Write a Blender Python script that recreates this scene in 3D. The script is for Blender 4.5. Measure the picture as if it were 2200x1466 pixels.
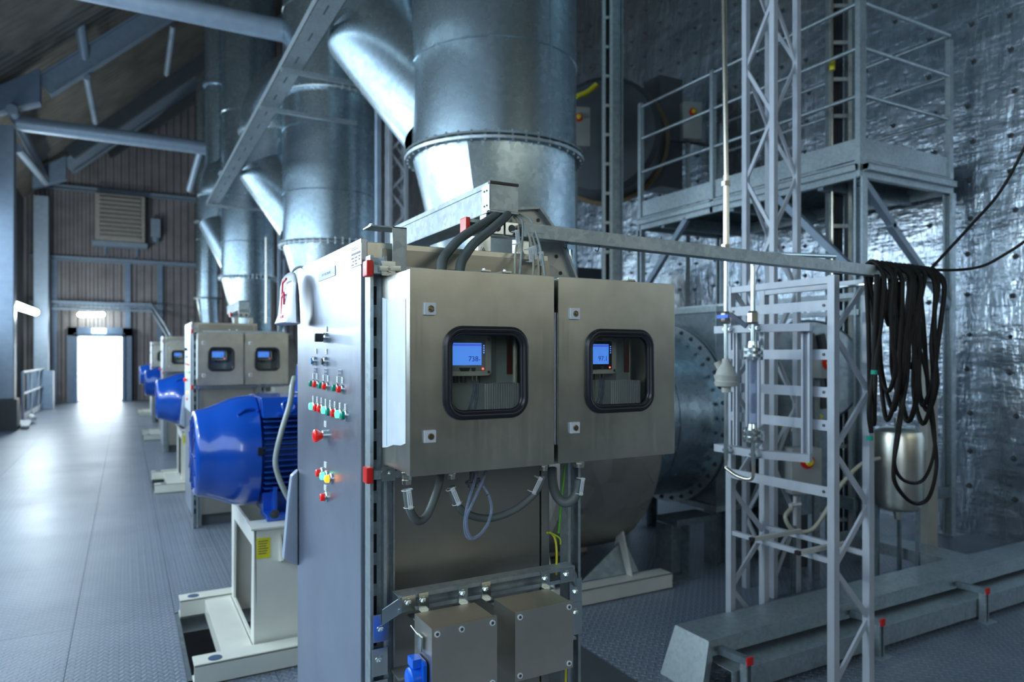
import bpy, bmesh, math, random
from math import sin, cos, pi, radians
from mathutils import Vector, Matrix

for _o in list(bpy.data.objects):
    bpy.data.objects.remove(_o, do_unlink=True)
S = bpy.context.scene
COL = S.collection
V = Vector
random.seed(4)

# ------------------------------------------------------------------ camera
FPX, HORIZ, EYE = 1510.0, 762.0, 1.5          # focal length and horizon row for a 2200x1466 frame
TH = radians(28.8)
ST, CT = sin(TH), cos(TH)
cam = bpy.data.cameras.new('camera')
cam.sensor_width = 36.0
cam.lens = FPX / 2200 * 36.0
cam.shift_y = (HORIZ - 733) / 2200
cam.clip_start = 0.05
cam.clip_end = 200
cam.dof.use_dof = True
cam.dof.focus_distance = 1.62
cam.dof.aperture_fstop = 3.6
camo = bpy.data.objects.new('camera', cam)
COL.objects.link(camo)
camo.location = (0, 0, EYE)
camo.rotation_euler = (pi / 2, 0, -TH)
S.camera = camo

# ------------------------------------------------------------------ world, exposure
wd = bpy.data.worlds.new('world'); S.world = wd
wd.use_nodes = True
bg = wd.node_tree.nodes['Background']
bg.inputs[0].default_value = (0.80, 0.91, 1.0, 1)
bg.inputs[1].default_value = 6.0
S.view_settings.view_transform = 'Standard'
S.view_settings.look = 'None'
S.view_settings.gamma = 1.0
S.view_settings.exposure = 0.52
S.cycles.max_bounces = 7
S.cycles.diffuse_bounces = 3
S.cycles.glossy_bounces = 4
S.cycles.transmission_bounces = 6
S.cycles.transparent_max_bounces = 8
S.cycles.caustics_reflective = False
S.cycles.caustics_refractive = False
S.cycles.sample_clamp_indirect = 4.0
S.cycles.blur_glossy = 1.0


def area(name, loc, direction, sx, sy, power, color):
    l = bpy.data.lights.new(name, 'AREA')
    l.shape = 'RECTANGLE'; l.size = sx; l.size_y = sy
    l.energy = power; l.color = color
    o = bpy.data.objects.new(name, l); COL.objects.link(o)
    o.location = loc
    o.rotation_euler = V(direction).to_track_quat('-Z', 'Y').to_euler()
    return o


# daylight entering through the glazed strip of the left wall; the other two are added fills
area('daylight_left_strip', (-2.55, 7.0, 3.1), (1, 0, -0.05), 23.0, 2.4, 250, (0.58, 0.78, 1.0))
area('fill_back', (3.9, -5.8, 3.9), (0.0, 1, -0.1), 4.2, 1.8, 26, (0.98, 1.0, 0.86))  # added light with no opening behind it, brightens reflections in the box fronts
area('fill_overhead', (2.6, 2.5, 9.0), (0.1, 0.25, -1), 3.0, 6.0, 30, (0.45, 0.80, 1.0))  # added overhead light under the closed roof, lifts the ducts

# ------------------------------------------------------------------ pixel -> place on a real plane


def ray(px):
    tx = (px - 1100) / FPX
    return ST + tx * CT, CT - tx * ST


def at(px, py, s):
    a, b = ray(px)
    return V((a * s, b * s, EYE + (HORIZ - py) / FPX * s))


def pX(px, py, X): return at(px, py, X / ray(px)[0])
def pY(px, py, Y): return at(px, py, Y / ray(px)[1])
def pZ(px, py, Z): return at(px, py, (EYE - Z) * FPX / (py - HORIZ))


# ------------------------------------------------------------------ materials
def nodes(name):
    m = bpy.data.materials.new(name); m.use_nodes = True
    nt = m.node_tree
    return m, nt, nt.nodes['Principled BSDF']


def link(nt, a, b): nt.links.new(a, b)


def coords(nt, scale=(1, 1, 1), rot=(0, 0, 0)):
    tc = nt.nodes.new('ShaderNodeTexCoord'); mp = nt.nodes.new('ShaderNodeMapping')
    mp.inputs['Scale'].default_value = scale
    mp.inputs['Rotation'].default_value = rot
    link(nt, tc.outputs['Object'], mp.inputs['Vector'])
    return mp.outputs['Vector']


def noise(nt, vec, scale, detail=3, rough=0.5):
    n = nt.nodes.new('ShaderNodeTexNoise')
    n.inputs['Scale'].default_value = scale; n.inputs['Detail'].default_value = detail
    n.inputs['Roughness'].default_value = rough
    link(nt, vec, n.inputs['Vector'])
    return n.outputs['Fac']


def ramp(nt, fac, stops):
    r = nt.nodes.new('ShaderNodeValToRGB')
    while len(r.color_ramp.elements) < len(stops): r.color_ramp.elements.new(0.5)
    for e, (p, c) in zip(r.color_ramp.elements, stops):
        e.position = p; e.color = (*c, 1) if len(c) == 3 else c
    link(nt, fac, r.inputs['Fac'])
    return r.outputs['Color']


def maprange(nt, fac, a, b, lo=0.0, hi=1.0):
    r = nt.nodes.new('ShaderNodeMapRange')
    r.inputs['From Min'].default_value = lo; r.inputs['From Max'].default_value = hi
    r.inputs['To Min'].default_value = a; r.inputs['To Max'].default_value = b
    link(nt, fac, r.inputs['Value'])
    return r.outputs['Result']


def bump(nt, h, strength, dist, bs):
    b = nt.nodes.new('ShaderNodeBump')
    b.inputs['Strength'].default_value = strength; b.inputs['Distance'].default_value = dist
    link(nt, h, b.inputs['Height']); link(nt, b.outputs['Normal'], bs.inputs['Normal'])
    return b


def plain(name, col, rough=0.5, metal=0.0, coat=0.0, var=0.08, emit=None, es=1.0, spec=0.5):
    m, nt, bs = nodes(name)
    v = coords(nt)
    n = noise(nt, v, 9, 4)
    c2 = tuple(min(1, x * (1 + var)) for x in col); c1 = tuple(x * (1 - var) for x in col)
    link(nt, ramp(nt, n, [(0.3, c1), (0.7, c2)]), bs.inputs['Base Color'])
    link(nt, maprange(nt, n, max(0.02, rough * 0.85), min(1, rough * 1.15)), bs.inputs['Roughness'])
    bs.inputs['Metallic'].default_value = metal
    bs.inputs['Coat Weight'].default_value = coat
    bs.inputs['Specular IOR Level'].default_value = spec
    if emit:
        bs.inputs['Emission Color'].default_value = (*emit, 1)
        bs.inputs['Emission Strength'].default_value = es
    return m


def brushed(name, col, rough=0.3, grain=(220, 220, 3), blot=0.08):
    m, nt, bs = nodes(name)
    v = coords(nt, grain); n = noise(nt, v, 1.0, 4, 0.6)
    v2 = coords(nt, (1, 1, 1)); n2 = noise(nt, v2, 6, 5, 0.6)
    c1 = tuple(x * (1 - blot) for x in col); c2 = tuple(min(1, x * (1 + blot)) for x in col)
    link(nt, ramp(nt, n2, [(0.3, c1), (0.7, c2)]), bs.inputs['Base Color'])
    mx = nt.nodes.new('ShaderNodeMath'); mx.operation = 'ADD'
    link(nt, maprange(nt, n, rough * 0.75, rough * 1.2), mx.inputs[0])
    link(nt, maprange(nt, n2, -0.05, 0.07), mx.inputs[1])
    link(nt, mx.outputs[0], bs.inputs['Roughness'])
    bs.inputs['Metallic'].default_value = 1.0
    bump(nt, n, 0.04, 0.0004, bs)
    return m


def galvanised(name, c1, c2, rough=0.38, scale=28, metal=0.85, stain=None, bump_s=0.15):
    m, nt, bs = nodes(name)
    v = coords(nt)
    vo = nt.nodes.new('ShaderNodeTexVoronoi'); vo.inputs['Scale'].default_value = scale
    link(nt, v, vo.inputs['Vector'])
    n2 = noise(nt, v, 2.2, 6, 0.65)
    mx = nt.nodes.new('ShaderNodeMix'); mx.data_type = 'FLOAT'
    mx.inputs[0].default_value = 0.3
    link(nt, n2, mx.inputs[2]); link(nt, vo.outputs['Color'], mx.inputs[3])
    stops = [(0.33, c1), (0.66, c2)]
    if stain: stops = [(0.30, stain), (0.40, c1), (0.66, c2)]
    link(nt, ramp(nt, mx.outputs[0], stops), bs.inputs['Base Color'])
    link(nt, maprange(nt, mx.outputs[0], rough * 1.3, rough * 0.8), bs.inputs['Roughness'])
    bs.inputs['Metallic'].default_value = metal
    bump(nt, n2, bump_s, 0.01, bs)
    return m


def corrugated(name, col, axis, pitch=0.2, metal=0.0, rough=0.55, depth=0.03, streak=0.25):
    m, nt, bs = nodes(name)
    tc = nt.nodes.new('ShaderNodeTexCoord'); sp = nt.nodes.new('ShaderNodeSeparateXYZ')
    link(nt, tc.outputs['Object'], sp.inputs[0])
    mul = nt.nodes.new('ShaderNodeMath'); mul.operation = 'MULTIPLY'; mul.inputs[1].default_value = 2 * pi / pitch
    link(nt, sp.outputs[axis], mul.inputs[0])
    sn = nt.nodes.new('ShaderNodeMath'); sn.operation = 'SINE'; link(nt, mul.outputs[0], sn.inputs[0])
    v = coords(nt); n = noise(nt, v, 1.2, 5, 0.6)
    c1 = tuple(x * (1 - streak) for x in col); c2 = tuple(min(1, x * (1 + streak)) for x in col)
    link(nt, ramp(nt, n, [(0.3, c1), (0.7, c2)]), bs.inputs['Base Color'])
    bs.inputs['Roughness'].default_value = rough; bs.inputs['Metallic'].default_value = metal
    bump(nt, maprange(nt, sn.outputs[0], 0, 1, -0.5, 0.5), 1.0, depth, bs)
    return m


M = {}
M['stainless'] = brushed('stainless', (0.62, 0.61, 0.54), 0.32, (120, 120, 3), 0.14)
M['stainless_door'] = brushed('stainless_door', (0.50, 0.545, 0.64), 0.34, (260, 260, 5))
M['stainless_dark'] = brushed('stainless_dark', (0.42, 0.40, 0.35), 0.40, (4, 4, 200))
M['box_steel'] = brushed('box_steel', (0.66, 0.61, 0.52), 0.38, (5, 60, 160))
M['galv'] = galvanised('galv', (0.38, 0.44, 0.47), (0.52, 0.59, 0.61), 0.45, 60)
M['galv_matte'] = galvanised('galv_matte', (0.34, 0.40, 0.43), (0.46, 0.52, 0.54), 0.55, 60, 0.45)
M['casing'] = galvanised('casing', (0.34, 0.315, 0.28), (0.44, 0.41, 0.36), 0.5, 7, 0.6, (0.08, 0.085, 0.10))
M['galv_duct'] = galvanised('galv_duct', (0.36, 0.45, 0.51), (0.52, 0.64, 0.70), 0.27, 26, 0.95, None, 0.22)
M['galv_stain'] = galvanised('galv_stain', (0.46, 0.47, 0.45), (0.58, 0.60, 0.57), 0.42, 9, 0.75, (0.12, 0.13, 0.15))
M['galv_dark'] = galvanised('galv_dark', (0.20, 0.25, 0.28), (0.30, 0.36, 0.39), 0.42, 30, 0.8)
M['zinc'] = plain('zinc', (0.62, 0.68, 0.68), 0.24, 1.0)
M['brass'] = plain('brass', (0.36, 0.30, 0.19), 0.3, 1.0)
M['lock_plate'] = plain('lock_plate', (0.74, 0.77, 0.80), 0.35, 0.1)
M['nickel'] = plain('nickel', (0.66, 0.62, 0.52), 0.25, 1.0)
M['steel_blue'] = plain('steel_blue', (0.24, 0.33, 0.47), 0.45, 0.1)
M['steel_light'] = plain('steel_light', (0.36, 0.45, 0.56), 0.4, 0.2)
M['grey_paint'] = plain('grey_paint', (0.50, 0.54, 0.60), 0.42, 0.1)
M['alu'] = plain('alu', (0.66, 0.68, 0.70), 0.35, 0.45)
M['fin_alu'] = plain('fin_alu', (0.92, 0.94, 0.93), 0.4, 0.1)
M['inside_plate'] = plain('inside_plate', (0.58, 0.65, 0.61), 0.45, 0.1, 0, 0.15)
M['dull_red'] = plain('dull_red', (0.22, 0.02, 0.02), 0.5)
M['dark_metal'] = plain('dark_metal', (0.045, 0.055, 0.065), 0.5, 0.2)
M['dark_ochre'] = plain('dark_ochre', (0.12, 0.08, 0.04), 0.6)
M['white_film'] = plain('white_film', (0.80, 0.86, 0.90), 0.35)
M['cream'] = plain('cream', (0.80, 0.80, 0.72), 0.4, 0, 0.2, 0.03)
M['blue'] = plain('blue', (0.004, 0.085, 0.52), 0.22, 0, 0.6, 0.04)
M['blue_fin'] = plain('blue_fin', (0.004, 0.06, 0.34), 0.35, 0, 0.2)
M['blue_plastic'] = plain('blue_plastic', (0.01, 0.16, 0.85), 0.3)
M['blue_line'] = plain('blue_line', (0.10, 0.42, 0.80), 0.4)
M['red'] = plain('red', (0.75, 0.02, 0.015), 0.35)
M['red_button'] = plain('red_button', (0.85, 0.02, 0.02), 0.25, emit=(1, 0.02, 0.01), es=0.15)
M['green_button'] = plain('green_button', (0.0, 0.36, 0.24), 0.3)
M['green_lit'] = plain('green_lit', (0.05, 0.8, 0.3), 0.3, emit=(0.1, 1.0, 0.35), es=1.6)
M['amber_lit'] = plain('amber_lit', (1.0, 0.3, 0.02), 0.3, emit=(1.0, 0.28, 0.02), es=1.8)
M['red_led'] = plain('red_led', (1, 0.03, 0.02), 0.3, emit=(1, 0.05, 0.03), es=6)
M['blue_led'] = plain('blue_led', (0.1, 0.2, 1), 0.3, emit=(0.12, 0.25, 1), es=1.5)
M['yellow'] = plain('yellow', (0.80, 0.72, 0.03), 0.4)
M['yellow_green'] = plain('yellow_green', (0.50, 0.72, 0.03), 0.4)
M['green_wire'] = plain('green_wire', (0.18, 0.55, 0.06), 0.4)
M['black'] = plain('black', (0.012, 0.012, 0.014), 0.35)
M['rubber'] = plain('rubber', (0.018, 0.019, 0.024), 0.30)
M['dark'] = plain('dark', (0.02, 0.024, 0.03), 0.6)
M['dark_grey'] = plain('dark_grey', (0.07, 0.08, 0.09), 0.45)
M['hose'] = plain('hose', (0.135, 0.155, 0.145), 0.42)
M['cable'] = plain('cable', (0.010, 0.0075, 0.006), 0.6, spec=0.25)
M['tag'] = plain('tag', (0.82, 0.84, 0.84), 0.4)
M['ink'] = plain('ink', (0.03, 0.05, 0.09), 0.5)
M['label_navy'] = plain('label_navy', (0.07, 0.12, 0.22), 0.4)
M['label_grey'] = plain('label_grey', (0.42, 0.50, 0.54), 0.4)
M['beige'] = plain('beige', (0.66, 0.64, 0.57), 0.4)
M['plastic_grey'] = plain('plastic_grey', (0.36, 0.38, 0.37), 0.45)
M['tube_grey'] = plain('tube_grey', (0.42, 0.47, 0.45), 0.3)
M['tube_beige'] = plain('tube_beige', (0.48, 0.46, 0.36), 0.3)
M['handle_grey'] = plain('handle_grey', (0.40, 0.47, 0.60), 0.35)
M['heater'] = plain('heater', (0.52, 0.48, 0.44), 0.45)
M['lamp_white'] = plain('lamp_white', (0.9, 0.95, 0.85), 0.3, emit=(0.93, 1.0, 0.80), es=7)
M['sign'] = plain('sign', (0.9, 0.95, 0.9), 0.3, emit=(0.75, 1.0, 0.92), es=1.6)
M['sign_green'] = plain('sign_green', (0.1, 0.5, 0.35), 0.3, emit=(0.25, 0.75, 0.6), es=0.5)
M['door_blue_light'] = plain('door_blue_light', (0.20, 0.33, 0.52), 0.4)  # blue hue of the light put into the frame colour
M['screen'] = plain('screen', (0.05, 0.2, 0.7), 0.2, emit=(0.08, 0.24, 0.78), es=0.75, var=0.2)
M['screen_bar'] = plain('screen_bar', (0.03, 0.08, 0.6), 0.2, emit=(0.06, 0.12, 0.68), es=0.7)
M['screen_ink'] = plain('screen_ink', (0.02, 0.03, 0.25), 0.3, emit=(0.03, 0.05, 0.35), es=0.3)
M['bag'] = plain('bag', (0.78, 0.82, 0.86), 0.35, 0, 0.3, 0.04)
M['marker_red'] = plain('marker_red', (0.75, 0.03, 0.10), 0.5)
M['tread_end'] = plain('tread_end', (0.55, 0.55, 0.50), 0.5)
M['rust'] = plain('rust', (0.45, 0.25, 0.10), 0.6)

# glass of the enclosure windows
m, nt, bs = nodes('window_glass')
v = coords(nt); n = noise(nt, v, 30, 2)
link(nt, maprange(nt, n, 0.02, 0.06), bs.inputs['Roughness'])
bs.inputs['Base Color'].default_value = (0.93, 0.97, 0.95, 1)
tr = nt.nodes.new('ShaderNodeBsdfTransparent'); tr.inputs[0].default_value = (0.95, 0.98, 0.97, 1)
gl = nt.nodes.new('ShaderNodeBsdfGlossy'); gl.inputs['Roughness'].default_value = 0.04
fr = nt.nodes.new('ShaderNodeFresnel'); fr.inputs['IOR'].default_value = 1.5
ms = nt.nodes.new('ShaderNodeMixShader')
link(nt, fr.outputs[0], ms.inputs[0]); link(nt, tr.outputs[0], ms.inputs[1]); link(nt, gl.outputs[0], ms.inputs[2])
link(nt, ms.outputs[0], nt.nodes['Material Output'].inputs['Surface'])
M['glass'] = m
# clear plastic tubing
m, nt, bs = nodes('clear_tubing')
v = coords(nt); n = noise(nt, v, 20, 2)
tr = nt.nodes.new('ShaderNodeBsdfTransparent'); tr.inputs[0].default_value = (0.74, 0.80, 0.90, 1)
bs.inputs['Base Color'].default_value = (0.45, 0.52, 0.66, 1)
link(nt, maprange(nt, n, 0.05, 0.15), bs.inputs['Roughness'])
lw = nt.nodes.new('ShaderNodeLayerWeight'); lw.inputs['Blend'].default_value = 0.45
ms = nt.nodes.new('ShaderNodeMixShader')
link(nt, maprange(nt, lw.outputs['Facing'], 0.25, 0.95), ms.inputs[0]); link(nt, tr.outputs[0], ms.inputs[1]); link(nt, bs.outputs[0], ms.inputs[2])
link(nt, ms.outputs[0], nt.nodes['Material Output'].inputs['Surface'])
M['clear'] = m

# tread plate floor
m, nt, bs = nodes('tread_plate')
tc = nt.nodes.new('ShaderNodeTexCoord')


def lozenge(rot, off):
    mp = nt.nodes.new('ShaderNodeMapping'); mp.vector_type = 'POINT'
    mp.inputs['Location'].default_value = off
    link(nt, tc.outputs['Object'], mp.inputs['Vector'])
    # cell coordinates: repeat every 46 mm, even cells hold a bar one way, odd cells the other
    md = nt.nodes.new('ShaderNodeVectorMath'); md.operation = 'MODULO'; md.inputs[1].default_value = (0.046, 0.046, 1)
    ab = nt.nodes.new('ShaderNodeVectorMath'); ab.operation = 'ADD'; ab.inputs[1].default_value = (46, 46, 0)
    link(nt, mp.outputs[0], ab.inputs[0]); link(nt, ab.outputs[0], md.inputs[0])
    sb = nt.nodes.new('ShaderNodeVectorMath'); sb.operation = 'SUBTRACT'; sb.inputs[1].default_value = (0.023, 0.023, 0)
    link(nt, md.outputs[0], sb.inputs[0])
    ro = nt.nodes.new('ShaderNodeVectorRotate'); ro.rotation_type = 'Z_AXIS'; ro.inputs['Angle'].default_value = rot
    link(nt, sb.outputs[0], ro.inputs[0])
    sc = nt.nodes.new('ShaderNodeVectorMath'); sc.operation = 'MULTIPLY'; sc.inputs[1].default_value = (1 / 0.017, 1 / 0.0055, 0)
    link(nt, ro.outputs[0], sc.inputs[0])
    ln = nt.nodes.new('ShaderNodeVectorMath'); ln.operation = 'LENGTH'; link(nt, sc.outputs[0], ln.inputs[0])
    return maprange(nt, ln.outputs['Value'], 1.0, 0.0, 0.45, 1.05)


a = lozenge(radians(45), (0, 0, 0)); b = lozenge(radians(-45), (0.023, 0.023, 0))
mxm = nt.nodes.new('ShaderNodeMath'); mxm.operation = 'MAXIMUM'; link(nt, a, mxm.inputs[0]); link(nt, b, mxm.inputs[1])
v = coords(nt); n = noise(nt, v, 1.1, 6, 0.6)
cA = ramp(nt, n, [(0.3, (0.18, 0.22, 0.285)), (0.7, (0.25, 0.30, 0.38))])
cm = nt.nodes.new('ShaderNodeMix'); cm.data_type = 'RGBA'
link(nt, maprange(nt, mxm.outputs[0], 0, .55), cm.inputs[0]); link(nt, cA, cm.inputs[6]); cm.inputs[7].default_value = (0.44, 0.50, 0.60, 1)
link(nt, cm.outputs[2], bs.inputs['Base Color'])
link(nt, maprange(nt, n, 0.46, 0.32), bs.inputs['Roughness'])
bs.inputs['Metallic'].default_value = 0.25
bump(nt, mxm.outputs[0], 1.0, 0.007, bs)
M['floor'] = m

# foil-faced insulation
m, nt, bs = nodes('foil')
v = coords(nt)
n1 = noise(nt, v, 2.6, 5, 0.55)
v2 = coords(nt, (1, 1.0, 0.18)); n2 = noise(nt, v2, 9, 4, 0.6)
v4 = coords(nt, (1, 0.22, 1.0)); n4 = noise(nt, v4, 7, 4, 0.6)
ad = nt.nodes.new('ShaderNodeMath'); ad.operation = 'ADD'; link(nt, n1, ad.inputs[0])
ml = nt.nodes.new('ShaderNodeMath'); ml.operation = 'MULTIPLY_ADD'; ml.inputs[1].default_value = 0.5
link(nt, n2, ml.inputs[0])
m5 = nt.nodes.new('ShaderNodeMath'); m5.operation = 'MULTIPLY'; m5.inputs[1].default_value = 0.5
link(nt, n4, m5.inputs[0]); link(nt, m5.outputs[0], ml.inputs[2]); link(nt, ml.outputs[0], ad.inputs[1])
link(nt, ramp(nt, n1, [(0.3, (0.50, 0.57, 0.64)), (0.7, (0.72, 0.78, 0.84))]), bs.inputs['Base Color'])
link(nt, maprange(nt, n2, 0.20, 0.34), bs.inputs['Roughness'])
bs.inputs['Metallic'].default_value = 0.97
bump(nt, ad.outputs[0], 0.6, 0.045, bs)
M['foil'] = m
M['end_wall'] = corrugated('end_wall', (0.34, 0.31, 0.32), 0, 0.22, 0.1, 0.5, 0.045)
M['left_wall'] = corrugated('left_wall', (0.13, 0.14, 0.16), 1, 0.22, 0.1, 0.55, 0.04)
M['roof'] = corrugated('roof', (0.27, 0.25, 0.22), 1, 0.25, 0.2, 0.45, 0.03, 0.35)
M['back_wall'] = corrugated('back_wall', (0.22, 0.20, 0.15), 0, 0.3, 0.0, 0.6, 0.02)
M['frosted'] = plain('frosted', (0.55, 0.65, 0.75), 0.5, emit=(0.62, 0.82, 1.0), es=0.9)
M['outside'] = plain('outside', (0.75, 0.65, 0.48), 0.9)

# ------------------------------------------------------------------ mesh builder
ORG = {}


class MB:
    def __init__(s): s.bm = bmesh.new()

    def box(s, a, b):
        x0, y0, z0 = a; x1, y1, z1 = b
        vs = [s.bm.verts.new(p) for p in ((x0, y0, z0), (x1, y0, z0), (x1, y1, z0), (x0, y1, z0), (x0, y0, z1), (x1, y0, z1), (x1, y1, z1), (x0, y1, z1))]
        for f in ((0, 3, 2, 1), (4, 5, 6, 7), (0, 1, 5, 4), (1, 2, 6, 5), (2, 3, 7, 6), (3, 0, 4, 7)):
            s.bm.faces.new([vs[i] for i in f])
        return s

    def cbox(s, c, d):
        return s.box((c[0] - d[0] / 2, c[1] - d[1] / 2, c[2] - d[2] / 2), (c[0] + d[0] / 2, c[1] + d[1] / 2, c[2] + d[2] / 2))

    def frame(s, p0, p1, up):
        d = (V(p1) - V(p0)).normalized(); up = V(up)
        if abs(d.dot(up.normalized())) > 0.98: up = V((1, 0, 0)) if abs(d.x) < 0.9 else V((0, 1, 0))
        side = d.cross(up).normalized(); u = side.cross(d).normalized()
        return d, side, u

    def prism(s, prof, p0, p1, up=(0, 0, 1)):
        """sweep a 2-D profile (side, up) from p0 to p1"""
        p0, p1 = V(p0), V(p1); d, side, u = s.frame(p0, p1, up)
        r = [[s.bm.verts.new(p + side * a + u * b) for a, b in prof] for p in (p0, p1)]
        n = len(prof)
        for i in range(n):
            j = (i + 1) % n
            s.bm.faces.new((r[0][i], r[0][j], r[1][j], r[1][i]))
        s.bm.faces.new(r[0][::-1]); s.bm.faces.new(r[1])
        return s

    def bar(s, p0, p1, w, h=None, up=(0, 0, 1)):
        h = h or w
        return s.prism([(-w / 2, -h / 2), (w / 2, -h / 2), (w / 2, h / 2), (-w / 2, h / 2)], p0, p1, up)

    def channel(s, p0, p1, w=0.041, h=0.041, t=0.003, lip=0.008, up=(0, -1, 0)):
        """C strut, its open side towards up"""
        a = w / 2; b = h / 2
        prof = [(-a, -b), (a, -b), (a, b), (a - lip, b), (a - lip, b - t), (a - t, b - t), (a - t, -b + t), (-a + t, -b + t), (-a + t, b - t), (-a + lip, b - t), (-a + lip, b), (-a, b)]
        return s.prism(prof, p0, p1, up)

    def angle(s, p0, p1, w=0.05, t=0.006, up=(0, 0, 1)):
        return s.prism([(0, 0), (w, 0), (w, t), (t, t), (t, w), (0, w)], p0, p1, up)

    def ibeam(s, p0, p1, w=0.1, h=0.2, t=0.012, up=(0, 0, 1)):
        a = w / 2; b = h / 2; c = t / 2
        return s.prism([(-a, -b), (a, -b), (a, -b + t), (c, -b + t), (c, b - t), (a, b - t), (a, b), (-a, b), (-a, b - t), (-c, b - t), (-c, -b + t), (-a, -b + t)], p0, p1, up)

    def cyl(s, p0, p1, r, r1=None, n=16, cap=True, up=(0, 0, 1)):
        r1 = r if r1 is None else r1
        p0, p1 = V(p0), V(p1); d, side, u = s.frame(p0, p1, up)
        rings = []
        for p, rr in ((p0, r), (p1, r1)):
            rings.append([s.bm.verts.new(p + side * (rr * cos(2 * pi * i / n)) + u * (rr * sin(2 * pi * i / n))) for i in range(n)])
        for i in range(n):
            j = (i + 1) % n
            s.bm.faces.new((rings[0][i], rings[0][j], rings[1][j], rings[1][i]))
        if cap:
            s.bm.faces.new(rings[0][::-1]); s.bm.faces.new(rings[1])
        return s

    def lathe(s, prof, org, axis, n=32, caps=True):
        """prof = [(along, radius)]"""
        org = V(org); d = V(axis).normalized(); _, side, u = s.frame(org, org + d, (0, 0, 1))
        rings = [[s.bm.verts.new(org + d * a + side * (r * cos(2 * pi * i / n)) + u * (r * sin(2 * pi * i / n))) for i in range(n)] for a, r in prof]
        for k in range(len(rings) - 1):
            for i in range(n):
                j = (i + 1) % n
                s.bm.faces.new((rings[k][i], rings[k][j], rings[k + 1][j], rings[k + 1][i]))
        if caps:
            s.bm.faces.new(rings[0][::-1]); s.bm.faces.new(rings[-1])
        return s

    def tube(s, pts, r, n=10, sub=6, rib=0.0, pitch=0.006, closed=False, cap=True):
        P = [V(p) for p in pts]
        if sub > 1: P = spline(P, sub, closed)
        if rib:
            P = resample(P, pitch / 2)
        m = len(P)
        T = []
        for i in range(m):
            if closed: t = P[(i + 1) % m] - P[i - 1]
            else: t = P[min(i + 1, m - 1)] - P[max(i - 1, 0)]
            T.append(t.normalized() if t.length > 1e-9 else V((0, 0, 1)))
        nrm = T[0].orthogonal().normalized()
        rings = []
        for i in range(m):
            nrm = (nrm - T[i] * nrm.dot(T[i]))
            nrm = nrm.normalized() if nrm.length > 1e-6 else T[i].orthogonal().normalized()
            bi = T[i].cross(nrm)
            rr = r + (rib if (i % 2) else 0.0)
            rings.append([s.bm.verts.new(P[i] + nrm * (rr * cos(2 * pi * k / n)) + bi * (rr * sin(2 * pi * k / n))) for k in range(n)])
        q = m if closed else m - 1
        for i in range(q):
            a, b = rings[i], rings[(i + 1) % m]
            for k in range(n):
                j = (k + 1) % n
                s.bm.faces.new((a[k], a[j], b[j], b[k]))
        if cap and not closed:
            s.bm.faces.new(rings[0][::-1]); s.bm.faces.new(rings[-1])
        return s

    def loft(s, loops, caps=True):
        R = [[s.bm.verts.new(p) for p in L] for L in loops]
        n = len(R[0])
        for k in range(len(R) - 1):
            for i in range(n):
                j = (i + 1) % n
                s.bm.faces.new((R[k][i], R[k][j], R[k + 1][j], R[k + 1][i]))
        if caps:
            s.bm.faces.new(R[0][::-1]); s.bm.faces.new(R[-1])
        return s

    def ring(s, outer, inner, off):
        """plate between two outlines with equal point counts, thickened by vector off"""
        off = V(off); n = len(outer)
        A = [s.bm.verts.new(V(p)) for p in outer]; B = [s.bm.verts.new(V(p)) for p in inner]
        C = [s.bm.verts.new(V(p) + off) for p in outer]; D = [s.bm.verts.new(V(p) + off) for p in inner]
        for i in range(n):
            j = (i + 1) % n
            for q in ((A[i], A[j], B[j], B[i]), (C[i], D[i], D[j], C[j]), (A[i], C[i], C[j], A[j]), (B[i], B[j], D[j], D[i])):
                s.bm.faces.new(q)
        return s

    def plate(s, pts, off):
        off = V(off)
        return s.loft([[V(p) for p in pts], [V(p) + off for p in pts]])

    def hexbolt(s, c, d, r=0.008, h=0.006, washer=1.6):
        c, d = V(c), V(d).normalized()
        s.cyl(c, c + d * h * 0.3, r * washer, n=16)
        s.cyl(c + d * h * 0.3, c + d * h * 1.1, r, n=6)
        s.cyl(c + d * h * 1.1, c + d * h * 1.7, r * 0.55, n=10)
        return s

    def sphere(s, c, r, n=12, sc=(1, 1, 1)):
        mt = Matrix.Translation(V(c)) @ Matrix.Diagonal((*[r * k for k in sc], 1))
        bmesh.ops.create_uvsphere(s.bm, u_segments=n, v_segments=max(6, n // 2), radius=1, matrix=mt)
        return s

    def build(s, name, mat, parent=None, bevel=0.0, sharp=34, seg=2):
        bm = s.bm
        bmesh.ops.recalc_face_normals(bm, faces=bm.faces)
        if bevel:
            ed = [e for e in bm.edges if len(e.link_faces) == 2 and e.calc_face_angle(0) > radians(40)]
            bmesh.ops.bevel(bm, geom=ed, offset=bevel, segments=seg, affect='EDGES', profile=0.6, clamp_overlap=True)
        if parent is not None:
            org = ORG[parent.name]
        else:
            xs = [v.co.x for v in bm.verts]; ys = [v.co.y for v in bm.verts]; zs = [v.co.z for v in bm.verts]
            org = V(((min(xs) + max(xs)) / 2, (min(ys) + max(ys)) / 2, min(zs)))
        for v_ in bm.verts: v_.co -= org
        for f in bm.faces: f.smooth = True
        for e in bm.edges:
            e.smooth = not (len(e.link_faces) == 2 and e.calc_face_angle(0) > radians(sharp))
        me = bpy.data.meshes.new(name); bm.to_mesh(me); bm.free()
        me.materials.append(M[mat] if isinstance(mat, str) else mat)
        o = bpy.data.objects.new(name, me); COL.objects.link(o)
        if parent is not None: o.parent = parent
        else: o.location = org
        ORG[o.name] = org
        if bevel:
            wn = o.modifiers.new('weighted', 'WEIGHTED_NORMAL'); wn.keep_sharp = True; wn.weight = 100
        return o


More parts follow.
